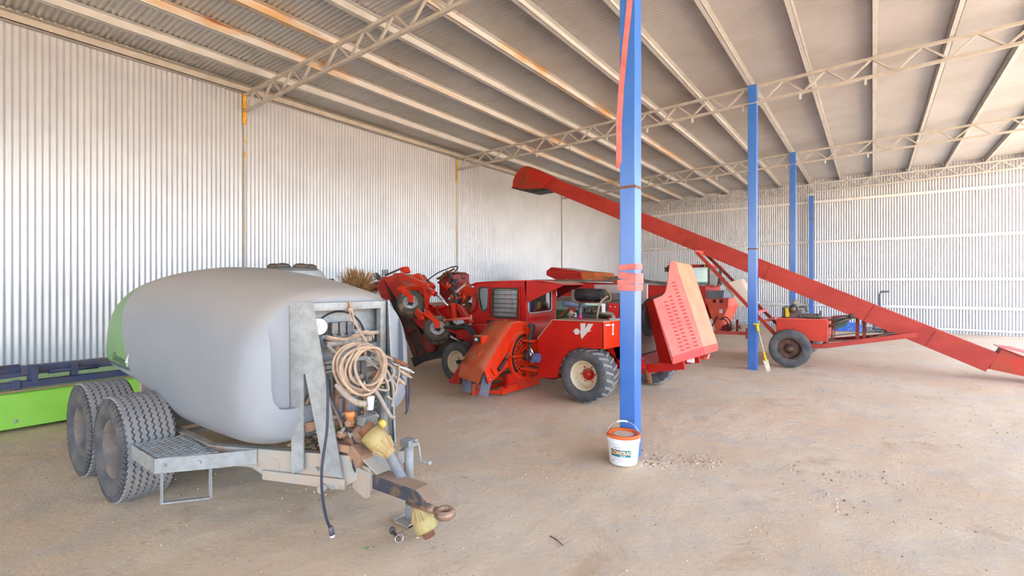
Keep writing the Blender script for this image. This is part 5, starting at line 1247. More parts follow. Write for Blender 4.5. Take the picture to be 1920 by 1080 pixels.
# discharge head
hdp = [(-8.36, 4.42), (-8.33, 4.62), (-8.22, 4.80), (-8.05, 4.93), (-7.90, 4.96), (-7.78, 4.94), (-7.22, 4.66), (-7.05, 4.55), (-7.35, 4.26), (-8.03, 4.33)]
b = B(); b.prism(hdp, 1, AY - .24, AY + .24); hh = b.obj('discharge_head', mat('head_red', lin(176, 34, 16), .55, c2=lin(130, 60, 30), scale=2.5, lo=.5, hi=.68, c3=lin(110, 84, 44), scale3=5, lo3=.62, hi3=.75), au, bevel=.01)
b = B(); b.bar((-7.93, AY - .246, 4.95), (-8.03, AY - .246, 4.34), .02, .006); b.obj('head_seam', M['rustbrown'], hh)
for x, z, r in ((-7.84, 4.60, .035), (-7.57, 4.42, .05)):
    b = B(); b.lathe([(.001, .02), (r * .5, .02), (r, .006), (r, 0)], (x, AY - .24, z), (0, -1, 0), 14); b.obj('shaft_bearing', M['rustbrown'], hh)
b = B(); b.prism([(-8.42, 4.40), (-8.34, 4.44), (-8.03, 4.34), (-7.3, 4.27), (-7.1, 4.20), (-7.7, 4.18), (-8.1, 4.30)], 1, AY - .22, AY + .22); b.obj('rubber_spout', M['black'], hh)
# wheels and axle
wheel(au, (-1.29, 10.78, .365), (0, -1, 0), .365, .20, .205, 'plain', M['tyre_dark'], M['tyre_dark'], M['rim_rust'], dish=.05, mhub=M['rim_rust'], nuts=6, hubr=.45)
wheel(au, (-1.29, 12.95, .365), (0, 1, 0), .365, .20, .205, 'lug', M['tyre'], M['tyre'], M['rim_rust'], dish=.05, mhub=M['rim_rust'])
b = B(); b.cyl((-1.29, 10.85, .36), (-1.29, 12.9, .36), .045); b.bb(-1.36, -1.22, 10.95, 12.8, .40, .50); b.obj('axle', M['augerred'], au)
# lift legs
for y, m in ((11.02, 'augerred'), (12.2, 'dullred')):
    b = B(); b.bar((-3.10, y if y < 11.5 else 11.75, 2.30), (-1.40, y, .40), .06, .09, up=(0, 1, 0)); b.obj('lift_leg', M[m], au)
b = B(); b.bar((-3.12, 10.98, 2.32), (-3.0, 12.0, 2.30), .05, .08); b.bar((-1.98, 11.05, 1.03), (-1.98, 12.15, 1.03), .16, .05); b.obj('cross_brace', M['faded'], au); b = B(); b.bar((-1.75, 11.05, .86), (-1.75, 12.2, .86), .08, .04); b.obj('cross_brace', M['faded'], au)
b = B(); b.prism([(-2.62, 1.62), (-2.3, 1.72), (-2.0, 1.20), (-2.3, 1.12)], 1, 11.35, 11.8); b.obj('white_sack_panel', mat('pale_panel', lin(226, 212, 196), .7), au)
b = B(); b.tube([(-2.55, 11.0, 1.75), (-2.42, 10.99, 1.52), (-2.30, 10.99, 1.38)], .012, 8); b.tube([(-2.57, 11.0, 1.66), (-2.35, 11.0, 1.35)], .02, 8); b.obj('strap', M['hose'], au)
# engine box
b = B(); b.bb(-1.54, -.69, 10.92, 12.1, .55, .925); b.prism([(-1.54, .925), (-.69, .935), (-.69, .52), (-1.0, .52), (-1.1, .62), (-1.54, .66)], 1, 10.90, 10.92)
eb = b.obj('engine_box', M['orange_box'] if 'orange_box' in M else mat('box_red', lin(206, 50, 24), .45, c2=lin(186, 44, 26), scale=2, c3=lin(150, 24, 20), scale3=1.2, lo3=.55, hi3=.6), au, bevel=.006)
b = B(); b.bar((-1.54, 10.9, .93), (-.68, 10.9, .94), .015, .015); b.bar((-.685, 10.9, .93), (-.685, 10.9, .52), .015, .015); b.obj('box_edge', M['faded'], eb)
b = B(); b.box((-1.30, 11.5, 1.0), (.30, .3, .16)); b.cyl((-1.36, 11.3, 1.10), (-1.24, 11.3, 1.10), .07, n=16); b.cyl((-1.30, 11.4, 1.06), (-1.30, 11.4, 1.20), .03); b.box((-.98, 11.5, .97), (.3, .25, .08)); b.tube(spline([(-1.2, 11.4, 1.14), (-1.1, 11.4, 1.15), (-1.05, 11.4, 1.05)]), .022, 8); b.cyl((-.85, 11.35, .95), (-.85, 11.35, 1.02), .05); b.cyl((-.82, 11.35, .98), (-.82, 11.35, 1.08), .02)
for i in range(6): b.box((-1.15 + i * .06, 11.3, .97), (.04, .05, .06), Matrix.Rotation(i, 3, 'Y'))
b.obj('small_engine', M['steel'], au)
b = B(); b.lathe([(.001, .0), (.06, 0), (.062, .05), (.04, .08), (.02, .10), (.001, .10)], (-1.27, 11.4, 1.19), (0, 0, 1), 18); b.obj('air_cleaner', mat('cleaner_grey', lin(150, 144, 132), .5), au)
b = B(); b.lathe([(.001, .02), (.07, .02), (.075, 0), (.075, -.03)], (-1.28, 11.28, 1.12), (.3, -1, 0), 18); b.obj('flywheel_cover', M['black'], au)
b = B(); b.bb(-1.50, -1.42, 11.3, 11.5, .93, 1.14); b.bb(-1.46, -1.40, 11.28, 11.5, 1.1, 1.16); b.obj('fuel_tank', M['darkplastic'], au, bevel=.02)
b = B(); b.bb(-1.43, -1.36, 11.25, 11.32, .94, 1.13); b.obj('yellow_bracket', M['yellow'], au, bevel=.01)
# chassis beams
b = B(); b.bar((-1.25, 10.92, .42), (-.76, 10.92, .43), .06, .08); b.bar((-.76, 10.92, .43), (.62, 11.1, .72), .05, .085); b.obj('chassis_beam', M['augerred'], au)
b = B(); b.bar((-.75, 12.55, .40), (.62, 12.0, .66), .05, .085); b.bar((-.76, 10.95, .43), (-.76, 12.5, .41), .06, .06); b.obj('chassis_beam', M['darkred'], au)
for x, z0, z1 in ((-.24, .50, .95), (-.13, .52, .98), (.20, .58, .85), (-.02, .50, .62)):
    b = B(); b.bb(x - .03, x + .03, 11.68, 11.74, z0, z1); b.obj('upright', M['dullred'], au)
b = B(); b.bar((-.62, 11.4, .98), (-.25, 11.5, 1.0), .03, .03); b.bar((-.64, 11.4, .98), (-.64, 11.4, .50), .03, .03); b.bar((-.60, 11.4, .98), (-.60, 11.4, .50), .015, .02); b.obj('belt_frame', M['dullred'], au)
b = B(); b.tube([(-.70, 11.3, .78), (-.30, 11.4, .98), (-.15, 11.5, 1.0)], .03, 10); b.tube([(-.72, 11.3, .90), (-.25, 11.4, 1.02)], .02, 8); b.cyl((-.36, 11.35, 1.0), (-.12, 11.45, 1.0), .05); b.obj('drive_belt', M['steel'], au)
b = B(); b.plate([(-.64, 11.42, .98), (-.34, 11.42, .98), (-.42, 11.42, .80), (-.64, 11.42, .70)], .01); b.obj('belt_cover', mat('green_cover', lin(60, 90, 80), .6), au)
b = B(); b.tube(spline([(-.7, 11.2, .52), (-.2, 11.25, .56), (.2, 11.3, .68), (.55, 11.4, .75)]), .014, 8); b.tube(spline([(-.66, 11.25, .60), (-.1, 11.3, .70), (.4, 11.4, .70)]), .010, 8); b.tube(spline([(.02, 11.5, .95), (.03, 11.5, .75), (.12, 11.5, .72), (.2, 11.5, .8)]), .01, 8); b.obj('cable', M['steel'], au)
# ================================================================ shuttle cart far behind
ct = thing('shuttle_cart', 'red shuttle cart with hopper and small cab parked behind the sweeper', 'farm machine', (-4.5, 12.4, 0))
def cp(nm, y, th, m, obn, bev=.01): 
    b = B(); b.prism(P[nm], 1, y, y + th); return b.obj(obn, M[m] if isinstance(m, str) else m, ct, bevel=bev)
cp('c_hood', 12.0, 1.2, 'red', 'elevator_hood')
b = B(); b.prism([(-6.542, 1.985), (-6.11, 1.937), (-5.9, 1.676), (-6.448, 1.678)], 1, 11.98, 13.2); b.obj('elevator_hood_end', mat('dusty_orange_sheet', lin(216, 104, 48), .6, c2=lin(206, 120, 76), scale=5), ct, bevel=.01)
b = B(); b.box((-6.95, 11.96, 1.72), (.08, .03, .06)); b.obj('latch', M['white'], ct)
b = B(); b.bar((-7.6, 11.98, 1.97), (-6.5, 11.98, 1.92), .02, .02); b.bar((-6.53, 11.97, 1.93), (-6.45, 11.97, 1.68), .05, .03); b.obj('hood_seam', M['orange'], ct)
b = B(); b.prism([(-7.4, 1.69), (-4.12, 1.57), (-4.14, 1.455), (-4.2, 1.398), (-4.635, 1.254), (-4.8, 1.0), (-6.8, 1.0), (-7.3, 1.3)], 1, 12.0, 13.6); b.obj('bin', M['red'], ct, bevel=.02)
b = B(); b.prism([(-5.855, 1.80), (-5.317, 1.80), (-4.789, 1.747), (-4.0, 1.65), (-4.0, 1.575), (-4.789, 1.648), (-5.704, 1.754)], 1, 11.96, 12.0); b.obj('rubber_rim', mat('rim_rubber', lin(96, 94, 92), .7, c2=lin(130, 120, 110), scale=6), ct)
b = B(); b.prism(P['blackbin'], 1, 12.1, 13.0); b.obj('rubber_cover', M['black'], ct)
b = B(); b.bb(-5.55, -5.1, 12.0, 12.04, 1.64, 1.70); b.obj('orange_strip', M['orange'], ct)
# cab
b = B()
for x in (-4.05, -3.16): b.bar((x - (.06 if x < -3.5 else -.0), 12.2, 1.58), (x, 12.2, 2.03), .05, .05); b.bar((x, 13.3, 1.58), (x, 13.3, 2.03), .05, .05)
b.obj('cab_post', M['steel'], ct)
b = B(); b.plate([(-4.10, 12.2, 1.60), (-3.2, 12.2, 1.58), (-3.16, 12.2, 2.02), (-4.04, 12.2, 2.02)], .01); b.plate([(-3.19, 12.2, 1.58), (-3.19, 13.3, 1.58), (-3.16, 13.3, 2.02), (-3.16, 12.2, 2.02)], .01); b.plate([(-4.1, 13.3, 1.60), (-3.2, 13.3, 1.58), (-3.16, 13.3, 2.02), (-4.04, 13.3, 2.02)], .01); b.obj('cab_glass', M['glass_green'], ct)
b = B(); b.bb(-4.15, -3.12, 12.1, 13.4, 2.02, 2.09); b.obj('cab_roof', M['red'], ct, bevel=.02)
b = B(); b.box((-3.14, 12.08, 2.05), (.10, .08, .05)); b.box((-3.28, 12.08, 2.05), (.05, .05, .05)); b.obj('roof_light', M['black'], ct); b = B(); b.box((-3.21, 12.07, 2.05), (.04, .05, .04)); b.obj('roof_lamp', M['yellow'], ct)
b = B(); b.box((-4.12, 12.05, 1.98), (.10, .06, .12)); b.obj('mirror', M['black'], ct)
b = B(); b.bb(-4.1, -3.2, 12.1, 13.4, .75, 1.57); b.obj('cab_base', M['red'], ct, bevel=.02)
rnd = random.Random(4)
b = B()
for i in range(14): b.cyl((-3.35 + .03 * i, 12.2, 1.50 + rnd.random() * .05), (-3.3 + .03 * i + rnd.uniform(-.08, .08), 12.2, 1.56 + rnd.random() * .05), .015, n=6)
b.obj('valve_bank', M['faded'], ct)
b = B(); b.prism([(-3.281, 1.454), (-2.81, 1.458), (-2.818, 1.27), (-3.25, 1.25)], 1, 12.15, 13.2); b.obj('grey_hopper', mat('grey_bin', lin(112, 124, 140), .5, c2=lin(130, 134, 140), scale=3), ct, bevel=.01)
hp_ = cp('c_hop', 12.1, 1.1, mat('hopper_orange', lin(226, 84, 56), .5, c2=lin(232, 110, 90), scale=2.5), 'hopper')
for x in (-3.01, -2.86): b = B(); b.lathe([(.001, .03), (.03, .03), (.045, 0)], (x, 12.1, 1.21), (0, -1, 0), 14); b.obj('tail_lamp', M['darkred'], hp_)
b = B(); b.bb(-2.95, -2.92, 12.08, 12.1, 1.2, 1.23); b.obj('small_sticker', M['white'], hp_); b = B(); b.bb(-2.90, -2.83, 12.085, 12.1, .93, 1.02); b.obj('sticker', M['white'], hp_)
b = B(); b.bar((-3.6, 12.3, .44), (-2.30, 12.3, .47), .08, .08); b.bar((-2.30, 12.2, .36), (-2.30, 12.2, .60), .06, .10); b.obj('drawbar', M['faded'], ct)
b = B(); b.bar((-2.55, 12.3, .50), (-2.545, 12.3, .78), .05, .05); b.bar((-2.48, 12.3, .56), (-2.5, 12.3, .64), .05, .04); b.obj('drawbar_jack', M['dullred'], ct)
b = B(); b.prism([(-3.0, .52), (-2.75, .68), (-2.62, .55), (-2.72, .50)], 1, 12.2, 12.5); b.obj('gearbox', M['darkred'], ct)
b = B(); b.tube(spline([(-2.85, 12.1, .80), (-2.75, 12.1, .84), (-2.66, 12.1, .74), (-2.64, 12.1, .56)]), .014, 8); b.tube(spline([(-2.9, 12.1, .78), (-2.78, 12.1, .78), (-2.70, 12.1, .66), (-2.68, 12.1, .52)]), .014, 8); b.tube(spline([(-3.05, 12.05, .62), (-2.98, 12.05, .75), (-2.92, 12.05, .86)]), .018, 8); b.obj('hydraulic_hose', M['black'], ct)
for x in (-6.3, -3.9): wheel(ct, (x, 12.3, .5), (0, -1, 0), .5, .35, .26, 'plain', M['tyre'], M['tyre'], M['rim_cream'])
for x in (-6.3, -3.9): wheel(ct, (x, 13.5, .5), (0, 1, 0), .5, .35, .26, 'plain', M['tyre'], M['tyre'], M['rim_cream'])
# ================================================================ green bin between the machines
gb = thing('green_bin', 'green bin with a pale upper half standing behind the sweeper engine', 'bin', (-5.5, 9.6, 0))
b = B(); b.bb(-6.1, -4.9, 9.2, 10.0, 0, 1.04); b.obj('lower_bin', mat('dark_green_paint', lin(36, 92, 44), .5, c2=lin(50, 104, 56), scale=4), gb, bevel=.02)
b = B(); b.bb(-6.1, -4.9, 9.2, 10.0, 1.045, 1.26); b.obj('upper_band', mat('pale_green', lin(148, 178, 164), .5), gb, bevel=.01)
b = B(); b.bb(-6.14, -4.86, 9.16, 10.04, 1.262, 1.33); b.obj('lid', mat('dull_mauve', lin(150, 110, 112), .6), gb, bevel=.01)

# ================================================================ poly tank behind the sprayer
tk = thing('poly_tank', 'pale grey tank with a dark ribbed lid, mostly hidden behind the tank sprayer', 'tank', (-7.3, 4.1, 0))
b = B(); b.lathe([(.001, 1.84), (.40, 1.83), (.44, 1.80), (.50, 1.66), (.54, 1.50), (.54, .30), (.48, .12), (.001, .1)], (-7.35, 4.1, 0), (0, 0, 1), 48); b.obj('tank_body', mat('pale_tank', lin(190, 196, 200), .5, c2=lin(176, 180, 186), scale=2), tk)
b = B(); b.lathe([(.001, 1.86), (.26, 1.87), (.36, 1.86), (.39, 1.84), (.39, 1.82)], (-7.30, 4.05, 0), (0, 0, 1), 40); lid = b.obj('lid', mat('lid_grey', lin(108, 108, 104), .6), tk)
b = B()
for i in range(6):
    a = math.pi * i / 3; d = Vector((math.cos(a), math.sin(a), 0)); c0 = Vector((-7.30, 4.05, 1.88))
    b.sphere(c0 + d * .25, (.11, .11, .05), 8)
b.obj('lid_lobe', M['steel'], lid)
b = B(); b.bb(-7.9, -6.8, 3.6, 4.6, 0, .12); b.obj('tank_stand', M['steel'], tk)
# small drum cap sticking up beside the broom
t = thing('standing_pipe', 'dark capped pipe poking up between the sprayer and the straw broom', 'pipe', (-8.65, 5.6, 0))
B().tube([(-8.65, 5.6, 0), (-8.65, 5.6, 1.66)], .05, 14).obj('pipe', M['steel'], t)
B().tube([(-8.65, 5.6, 1.66), (-8.65, 5.6, 1.70), (-8.65, 5.6, 1.715)], [.07, .07, .05], 14).obj('pipe_cap', M['black'], t)

# ================================================================ straw broom
bm_ = thing('sweeper_broom', 'round brown straw broom on a frame, fanned out behind the sprayer tank', 'broom', (-7.25, 5.2, 0))
rnd = random.Random(21)
b = B(); c0 = Vector((-7.27, 5.2, 1.38))
for i in range(620):
    a = rnd.uniform(-.5, math.pi + .5); y = rnd.uniform(-.12, .12); L = rnd.uniform(.34, .47)
    d = Vector((math.cos(a), rnd.uniform(-.35, .35) + y, math.sin(a))).normalized(); p = c0 + Vector((0, y, 0)) + d * .08
    side = d.orthogonal().normalized() * .0045
    q = p + d * L * (1 - .0 * rnd.random()); m_ = p.lerp(q, .5) + Vector((rnd.uniform(-.02, .02), rnd.uniform(-.02, .02), rnd.uniform(-.02, .02)))
    s2 = d.cross(side).normalized() * .0045
    b.add([p - side, p + side, p + s2, m_ - side, m_ + side, m_ + s2, q - side * .6, q + side * .6, q + s2 * .6], [(0, 1, 4, 3), (1, 2, 5, 4), (2, 0, 3, 5), (3, 4, 7, 6), (4, 5, 8, 7), (5, 3, 6, 8), (6, 7, 8)])
o = b.obj('bristles', mat('straw', lin(190, 146, 92), .8, c2=lin(140, 100, 62), scale=12, lo=.4, hi=.6), bm_); o['kind'] = 'stuff'
b = B(); b.cyl((-7.27, 5.02, 1.38), (-7.27, 5.38, 1.38), .09, n=18); b.bar((-7.27, 5.3, 1.38), (-7.27, 5.3, 0), .06, .06); b.bb(-7.6, -6.95, 5.05, 5.55, 0, .05); b.obj('broom_stand', M['steel'], bm_)

# ================================================================ green orchard implement on the left
gi = thing('mulcher', 'low green implement hood with blue steel framework above, beside the sprayer tyres', 'implement', (-7.6, 1.4, 0))
b = B(); b.prism([(-7.50, .03), (-7.50, .40), (-7.56, .44), (-8.6, .46), (-8.6, .03)], 1, -1.6, 2.25); b.obj('green_hood', mat('lime_paint', lin(140, 206, 70), .4, c2=lin(150, 212, 84), scale=2), gi, bevel=.01)
b = B(); b.bb(-7.515, -7.495, -1.6, 2.25, .425, .445); b.obj('hood_edge', mat('tan_edge', lin(150, 130, 100), .7), gi)
b = B(); b.bb(-7.62, -7.52, -1.6, 2.2, .46, .53); b.bb(-7.56, -7.50, 1.0, 1.06, .44, .55); b.obj('frame_rail', mat('navy_steel', lin(52, 68, 110), .5, c2=lin(80, 74, 78), scale=5), gi, bevel=.005)
b = B(); b.tube([(-7.85, -1.6, .60), (-7.85, 1.10, .62)], .07, 14); b.bar((-7.8, 1.1, .62), (-7.75, 2.1, .63), .14, .10); b.bar((-7.8, .3, .55), (-7.8, 1.2, .58), .05, .05); b.obj('roller_tube', mat('navy_tube', lin(58, 74, 112), .5, c2=lin(96, 80, 74), scale=4), gi, bevel=.004)
b = B(); b.bb(-7.8, -7.5, 1.15, 1.20, .5, .68); b.bb(-7.7, -7.6, 1.5, 1.56, .5, .66); b.tube([(-7.62, 1.3, .60), (-7.62, 1.75, .60)], .025, 8); b.obj('bracket', mat('navy_bracket', lin(64, 72, 100), .6), gi)
B().sphere((-7.50, 1.02, .11), (.012, .02, .02), 7).obj('bolt', M['zinc'], gi)
b = B(); b.bb(-8.6, -7.6, 2.25, 2.3, 0.0, .44); b.obj('end_plate', mat('moss_green', lin(110, 150, 60), .6), gi)

# ================================================================ bucket
bk = thing('bait_bucket', 'white plastic bucket with an orange lid and teal label beside the nearest blue post', 'bucket', (-1.80, 4.105, 0))
bc_ = Vector((-1.80, 4.105, 0))
b = B(); b.lathe([(.001, .003), (.112, .003), (.122, .012), (.139, .185), (.139, .20), (.146, .203), (.146, .213), (.141, .216), (.142, .228), (.149, .231), (.149, .242), (.142, .244), (.142, .252), (.13, .252)], bc_, (0, 0, 1), 56); bo = b.obj('pail', M['white'], bk)
b = B(); b.lathe([(.001, .258), (.118, .258), (.124, .270), (.146, .272), (.151, .266), (.151, .246), (.147, .244)], bc_, (0, 0, 1), 56); b.obj('lid', mat('orange_plastic', lin(226, 104, 40), .4), bk, smooth=True)
b = B(); b.lathe([(.001, .2595), (.09, .2595)], bc_, (0, 0, 1), 40); b.obj('lid_label', mat('dusty_label', lin(206, 190, 170), .7, c2=lin(214, 160, 130), scale=18), bk)
b = B(); hd_ = Vector((.80, .6, 0)).normalized()
b.tube([bc_ + hd_ * (.15 * math.cos(a)) + Vector((0, 0, .235)) + Vector((0, 0, .125 * math.sin(a))) + Vector((-.6, .8, 0)) * (.05 * math.sin(a)) for a in [math.pi * i / 24 for i in range(25)]], .0022, 6); hn = b.obj('wire_handle', M['chrome'], bk)
b = B(); b.tube([bc_ + hd_ * (.15 * math.cos(a)) + Vector((0, 0, .235 + .125 * math.sin(a))) + Vector((-.6, .8, 0)) * (.05 * math.sin(a)) for a in (1.25, 1.4, 1.57, 1.74, 1.9)], .008, 10); b.obj('grip', M['white'], hn)
# printed label wrapped on the side facing the camera
def wrap(o):
    for v in o.data.vertices:
        p = v.co; s_ = p.x; r_ = .1225 + (.139 - .1225) * min(max((p.z - .012) / .173, 0), 1) + .0012 + p.y
        a = math.atan2(-.92, .40) + s_ / .135 - .12
        v.co = Vector((r_ * math.cos(a), r_ * math.sin(a), p.z))
def quad_wrap(x0, x1, z0, z1, m, name, dy=0, parent=None):
    b = B(); n_ = 24
    b.grid([[Vector((x0 + (x1 - x0) * i / n_, dy, z)) for i in range(n_ + 1)] for z in (z0, z0 + (z1 - z0) * .5, z1)])
    o = b.obj(name, m); wrap(o)
    for v in o.data.vertices: pass
    o.parent = parent or bk; return o
teal = mat('teal_print', lin(18, 128, 148), .4); dgreen = mat('dark_green_print', lin(24, 76, 70), .4)
quad_wrap(-.105, .085, .088, .150, teal, 'label_band'); quad_wrap(-.105, -.03, .100, .150, dgreen, 'label_corner', .0003)
def wtext(body, size, x, z, m, ext=.0, bold=0, dy=.0012, fx=1):
    cu = bpy.data.curves.new('print', 'FONT'); cu.body = body; cu.size = size; cu.offset = bold; cu.resolution_u = 3
    o = bpy.data.objects.new('print', cu); col.objects.link(o)
    dg = bpy.context.evaluated_depsgraph_get(); me = bpy.data.meshes.new_from_object(o.evaluated_get(dg)); bpy.data.objects.remove(o)
    me.materials.clear(); me.materials.append(m)
    for v in me.vertices: v.co = Vector((x + v.co.x * fx, dy, z + v.co.y))
    o = bpy.data.objects.new('label_print', me); col.objects.link(o); wrap(o); o.parent = bk; return o
cream = mat('cream_print', lin(250, 226, 180), .5); ink = mat('ink_print', lin(86, 92, 104), .5); orp = mat('orange_print', lin(240, 130, 40), .5)
wtext('CONTRAC', .044, -.096, .110, orp, bold=.0024, dy=.0008, fx=.86); wtext('CONTRAC', .044, -.096, .110, cream, bold=.0006, dy=.0014, fx=.86)
wtext('BLOX', .018, -.01, .092, M['white'], bold=.0004)
wtext('RODENTICIDE', .013, -.075, .168, ink, fx=.9); wtext('ALL WEATHER BAIT BLOCKS', .008, -.10, .156, ink); wtext('For control of rats and mice', .0085, -.08, .074, ink); wtext('Keep out of reach of children', .0075, -.08, .062, ink); wtext('8 kg', .016, -.10, .040, ink, bold=.0003); wtext('READ LABEL BEFORE USE', .0065, -.02, .048, ink)

# ================================================================ strapping on the near post
post1 = [o for o in bpy.data.objects if o.name == 'blue_post'][0]
pw = thing('strap_winding', 'faded pink ratchet strap wound round the nearest blue post and hanging from above', 'strap', (XP, YT[1], 1.7))
pinks = mat('pink_webbing', lin(214, 128, 124), .7, c2=lin(200, 104, 98), scale=8)
def wrap_band(z0, z1, h, tilt, off=.0):
    b = B(); e = .083 + off; r_ = .012
    cs = [(-e, -e), (e, -e), (e, e), (-e, e)]
    ring = []
    for i in range(4):
        x0, y0 = cs[i]; x1, y1 = cs[(i + 1) % 4]
        for k in range(5):
            t = k / 5; x = x0 + (x1 - x0) * t; y = y0 + (y1 - y0) * t; ring.append((x, y))
    rows = []
    for hh in (0, .25, .5, .75, 1):
        rows.append([Vector((XP + x * (1 + .01 * math.sin(hh * 9)), YT[1] + y * (1 + .01 * math.sin(hh * 7)), z0 + h * hh + tilt * (x / e) + (z1 - z0) * (y / e) * .5)) for x, y in ring + [ring[0]]])
    b.grid(rows, False); return b.obj('strap_turn', pinks, pw, solid=.005)
wrap_band(1.735, 1.735, .055, .006); wrap_band(1.655, 1.66, .06, -.010, .004); wrap_band(1.60, 1.60, .055, .012, .007); wrap_band(1.545, 1.55, .06, -.002, .003); wrap_band(1.545, 1.55, .12, .004, .010) if False else None
b = B(); f = YT[1] - .084
path = [(XP + .075, f, 4.9), (XP + .045, f, 4.45), (XP + .02, f, 4.15), (XP - .02, f, 3.8), (XP - .055, f, 3.45), (XP - .078, f, 3.1), (XP - .083, f + .01, 2.7)]
b.grid([[Vector(p) + Vector((-.028, 0, 0)) for p in path], [Vector(p) + Vector((.028, 0, 0)) for p in path]], False); b.obj('hanging_strap', pinks, pw, solid=.004)

# ================================================================ shovel by the second post
sh_ = thing('shovel', 'shovel with a yellow grip leaning against the second blue post', 'shovel', (-1.6, 9.98, 0))
p0, p1 = Vector((-1.745, 10.03, .86)), Vector((-1.53, 9.93, .01))
b = B(); b.tube([p0.lerp(p1, .12), p0.lerp(p1, .62)], .015, 12); b.obj('shaft', mat('pale_wood', lin(190, 178, 160), .6), sh_)
b = B(); b.tube([p0, p0.lerp(p1, .16)], [.028, .022], 12); b.bar(p0 + Vector((-.05, 0, 0)), p0 + Vector((.05, 0, 0)), .03); b.obj('grip', M['yellow'], sh_)
b = B(); b.tube([p0.lerp(p1, .58), p0.lerp(p1, .78)], [.018, .024], 12); b.obj('socket', M['yellow'], sh_)
d = (p1 - p0).normalized(); sd_ = Vector((.75, .6, .2)).normalized(); q0 = p0.lerp(p1, .76)
b = B(); b.plate([q0 - sd_ * .05, q0 + sd_ * .05, p1 + sd_ * .04, p1 - sd_ * .03], .006); b.obj('blade', mat('worn_blade', lin(206, 196, 170), .5, c2=lin(180, 150, 110), scale=14), sh_)

# ================================================================ far end oddments
tp = thing('tarp_heap', 'crumpled blue tarpaulin heap on the floor by the far wall, seen under the auger', 'tarpaulin', (-.7, 20.6, 0))
rnd = random.Random(2); b = B(); n_ = 16; rows = []
for i in range(n_ + 1):
    r = []
    for k in range(n_ + 1):
        x = -1.25 + 1.1 * i / n_; y = 20.3 + .7 * k / n_; e = math.sin(math.pi * i / n_) * math.sin(math.pi * k / n_)
        r.append(Vector((x, y, .0 + (e ** .5) * (.30 + .10 * mnoise.noise(Vector((x * 6, y * 6, 2)))))))
    rows.append(r)
b.grid(rows, False); b.obj('tarpaulin', mat('tarp_blue', lin(60, 110, 200), .4, c2=lin(120, 150, 210), scale=7, lo=.5, hi=.6), tp)
for i in range(7):
    x = -.25 + i * .13
for nm_, x0, x1, lab in (('crate_stack', .0, 1.0, 'low dark stack of trays on the floor by the far wall'),):
    t = thing(nm_, lab, 'stack', (.5, 20.8, 0))
    for k in range(2): b = B(); b.bb(x0, x1, 20.4, 20.85, .02 + .10 * k, .09 + .10 * k); b.obj('tray', mat('grey_tray', lin(120, 130, 140), .6), t)
hk = thing('hooked_pipe', 'thin grey pipe with a hooked top standing by the far wall above the auger', 'pipe', (.2, 21.1, 0))
b = B(); b.tube([(.20, 21.1, 0), (.20, 21.1, 1.25), (.22, 21.1, 1.33), (.30, 21.1, 1.36), (.42, 21.1, 1.36)], .035, 10); b.obj('pipe', mat('pipe_grey', lin(110, 124, 146), .4, .3), hk)
b = B(); b.box((.36, 21.1, 1.36), (.22, .10, .05)); b.obj('pipe_head', M['steel'], hk)
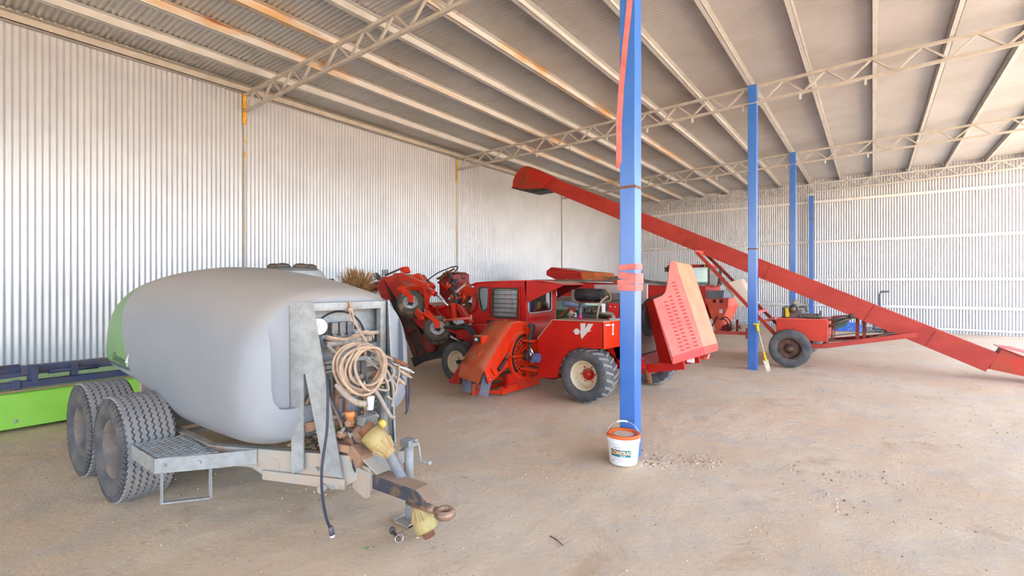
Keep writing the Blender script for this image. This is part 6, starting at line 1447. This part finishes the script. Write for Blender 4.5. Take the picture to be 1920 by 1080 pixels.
# ================================================================ loose clods and leaves on the floor
rnd = random.Random(77)
def clod(b, x, y, s_):
    z = fh(x, y) if -9.6 <= x <= 4 and -.2 < y < 22 else -.012
    vs = []; rot = rnd.uniform(0, 6.28)
    for k in range(5):
        a = rot + 2 * math.pi * k / 5; r_ = s_ * rnd.uniform(.6, 1.1); vs.append((x + r_ * math.cos(a), y + r_ * math.sin(a), z - .002))
    for k in range(5):
        a = rot + .3 + 2 * math.pi * k / 5; r_ = s_ * rnd.uniform(.3, .7); vs.append((x + r_ * math.cos(a), y + r_ * math.sin(a), z + s_ * rnd.uniform(.35, .7)))
    b.add(vs, [(k, (k + 1) % 5, 5 + (k + 1) % 5, 5 + k) for k in range(5)] + [(5, 6, 7, 8, 9)])
b = B()
clusters = [(rnd.uniform(-5, 3.5), rnd.uniform(1.2, 12)) for i in range(90)] + [(-1.55, 4.35)] * 14 + [(-1.3, 4.6)] * 8 + [(-.4, 4.9), (.1, 5.0), (-.2, 4.3), (.6, 6.5)] * 3
for cx, cy in clusters:
    for i in range(rnd.randint(6, 22)):
        b.m = rnd.choice((0, 0, 1, 2))
        clod(b, cx + rnd.gauss(0, .16), cy + rnd.gauss(0, .10), rnd.uniform(.003, .011) * (1.3 if -2 < cx < 1 and 4 < cy < 5.2 else 1))
for i in range(2600):
    y = .9 + 11 * rnd.random() ** 1.6; x = rnd.uniform(-6.5, 3.6)
    b.m = rnd.choice((0, 0, 0, 1, 2)); clod(b, x, y, rnd.uniform(.002, .008) * (1 + .06 * y))
o = b.obj('dirt_clods', [mat('pale_clod', lin(214, 186, 158), .95), mat('brown_clod', lin(140, 106, 80), .95), mat('grey_clod', lin(176, 160, 146), .95)], recalc=False)
o['kind'] = 'stuff'; tag(o, 'small clods, stones and husks scattered over the dirt floor', 'clods')
# a few bits one can single out
for x, y, nm, lab in ((-2.47, 1.84, 'leaf', 'small green leaf lying on the dirt below the sprayer hitch'), (.63, 3.05, 'leaf', 'green leaf lying alone on the open dirt at right')):
    b = B(); z = fh(x, y) + .004; s_ = .022
    b.plate([(x - s_, y, z), (x - s_ * .3, y - s_ * .5, z + .006), (x + s_, y + .004, z + .003), (x - s_ * .2, y + s_ * .5, z + .005)], .0015); b.plate([(x, y, z), (x + .012, y + .02, z + .012), (x + .02, y + .005, z + .01)], .0015)
    tag(b.obj(nm, mat('fresh_leaf', lin(130, 176, 84), .5)), lab, 'leaf')
x, y = G0 = (-1.60, 2.62)
b = B(); z = fh(x, y); b.tube([(x - .06, y + .02, z + .006), (x, y, z + .01), (x + .07, y - .03, z + .006)], [.003, .004, .003], 6)
tag(b.obj('twig', M['rustbrown']), 'dark thin twig lying on the dirt floor in the foreground', 'twig')
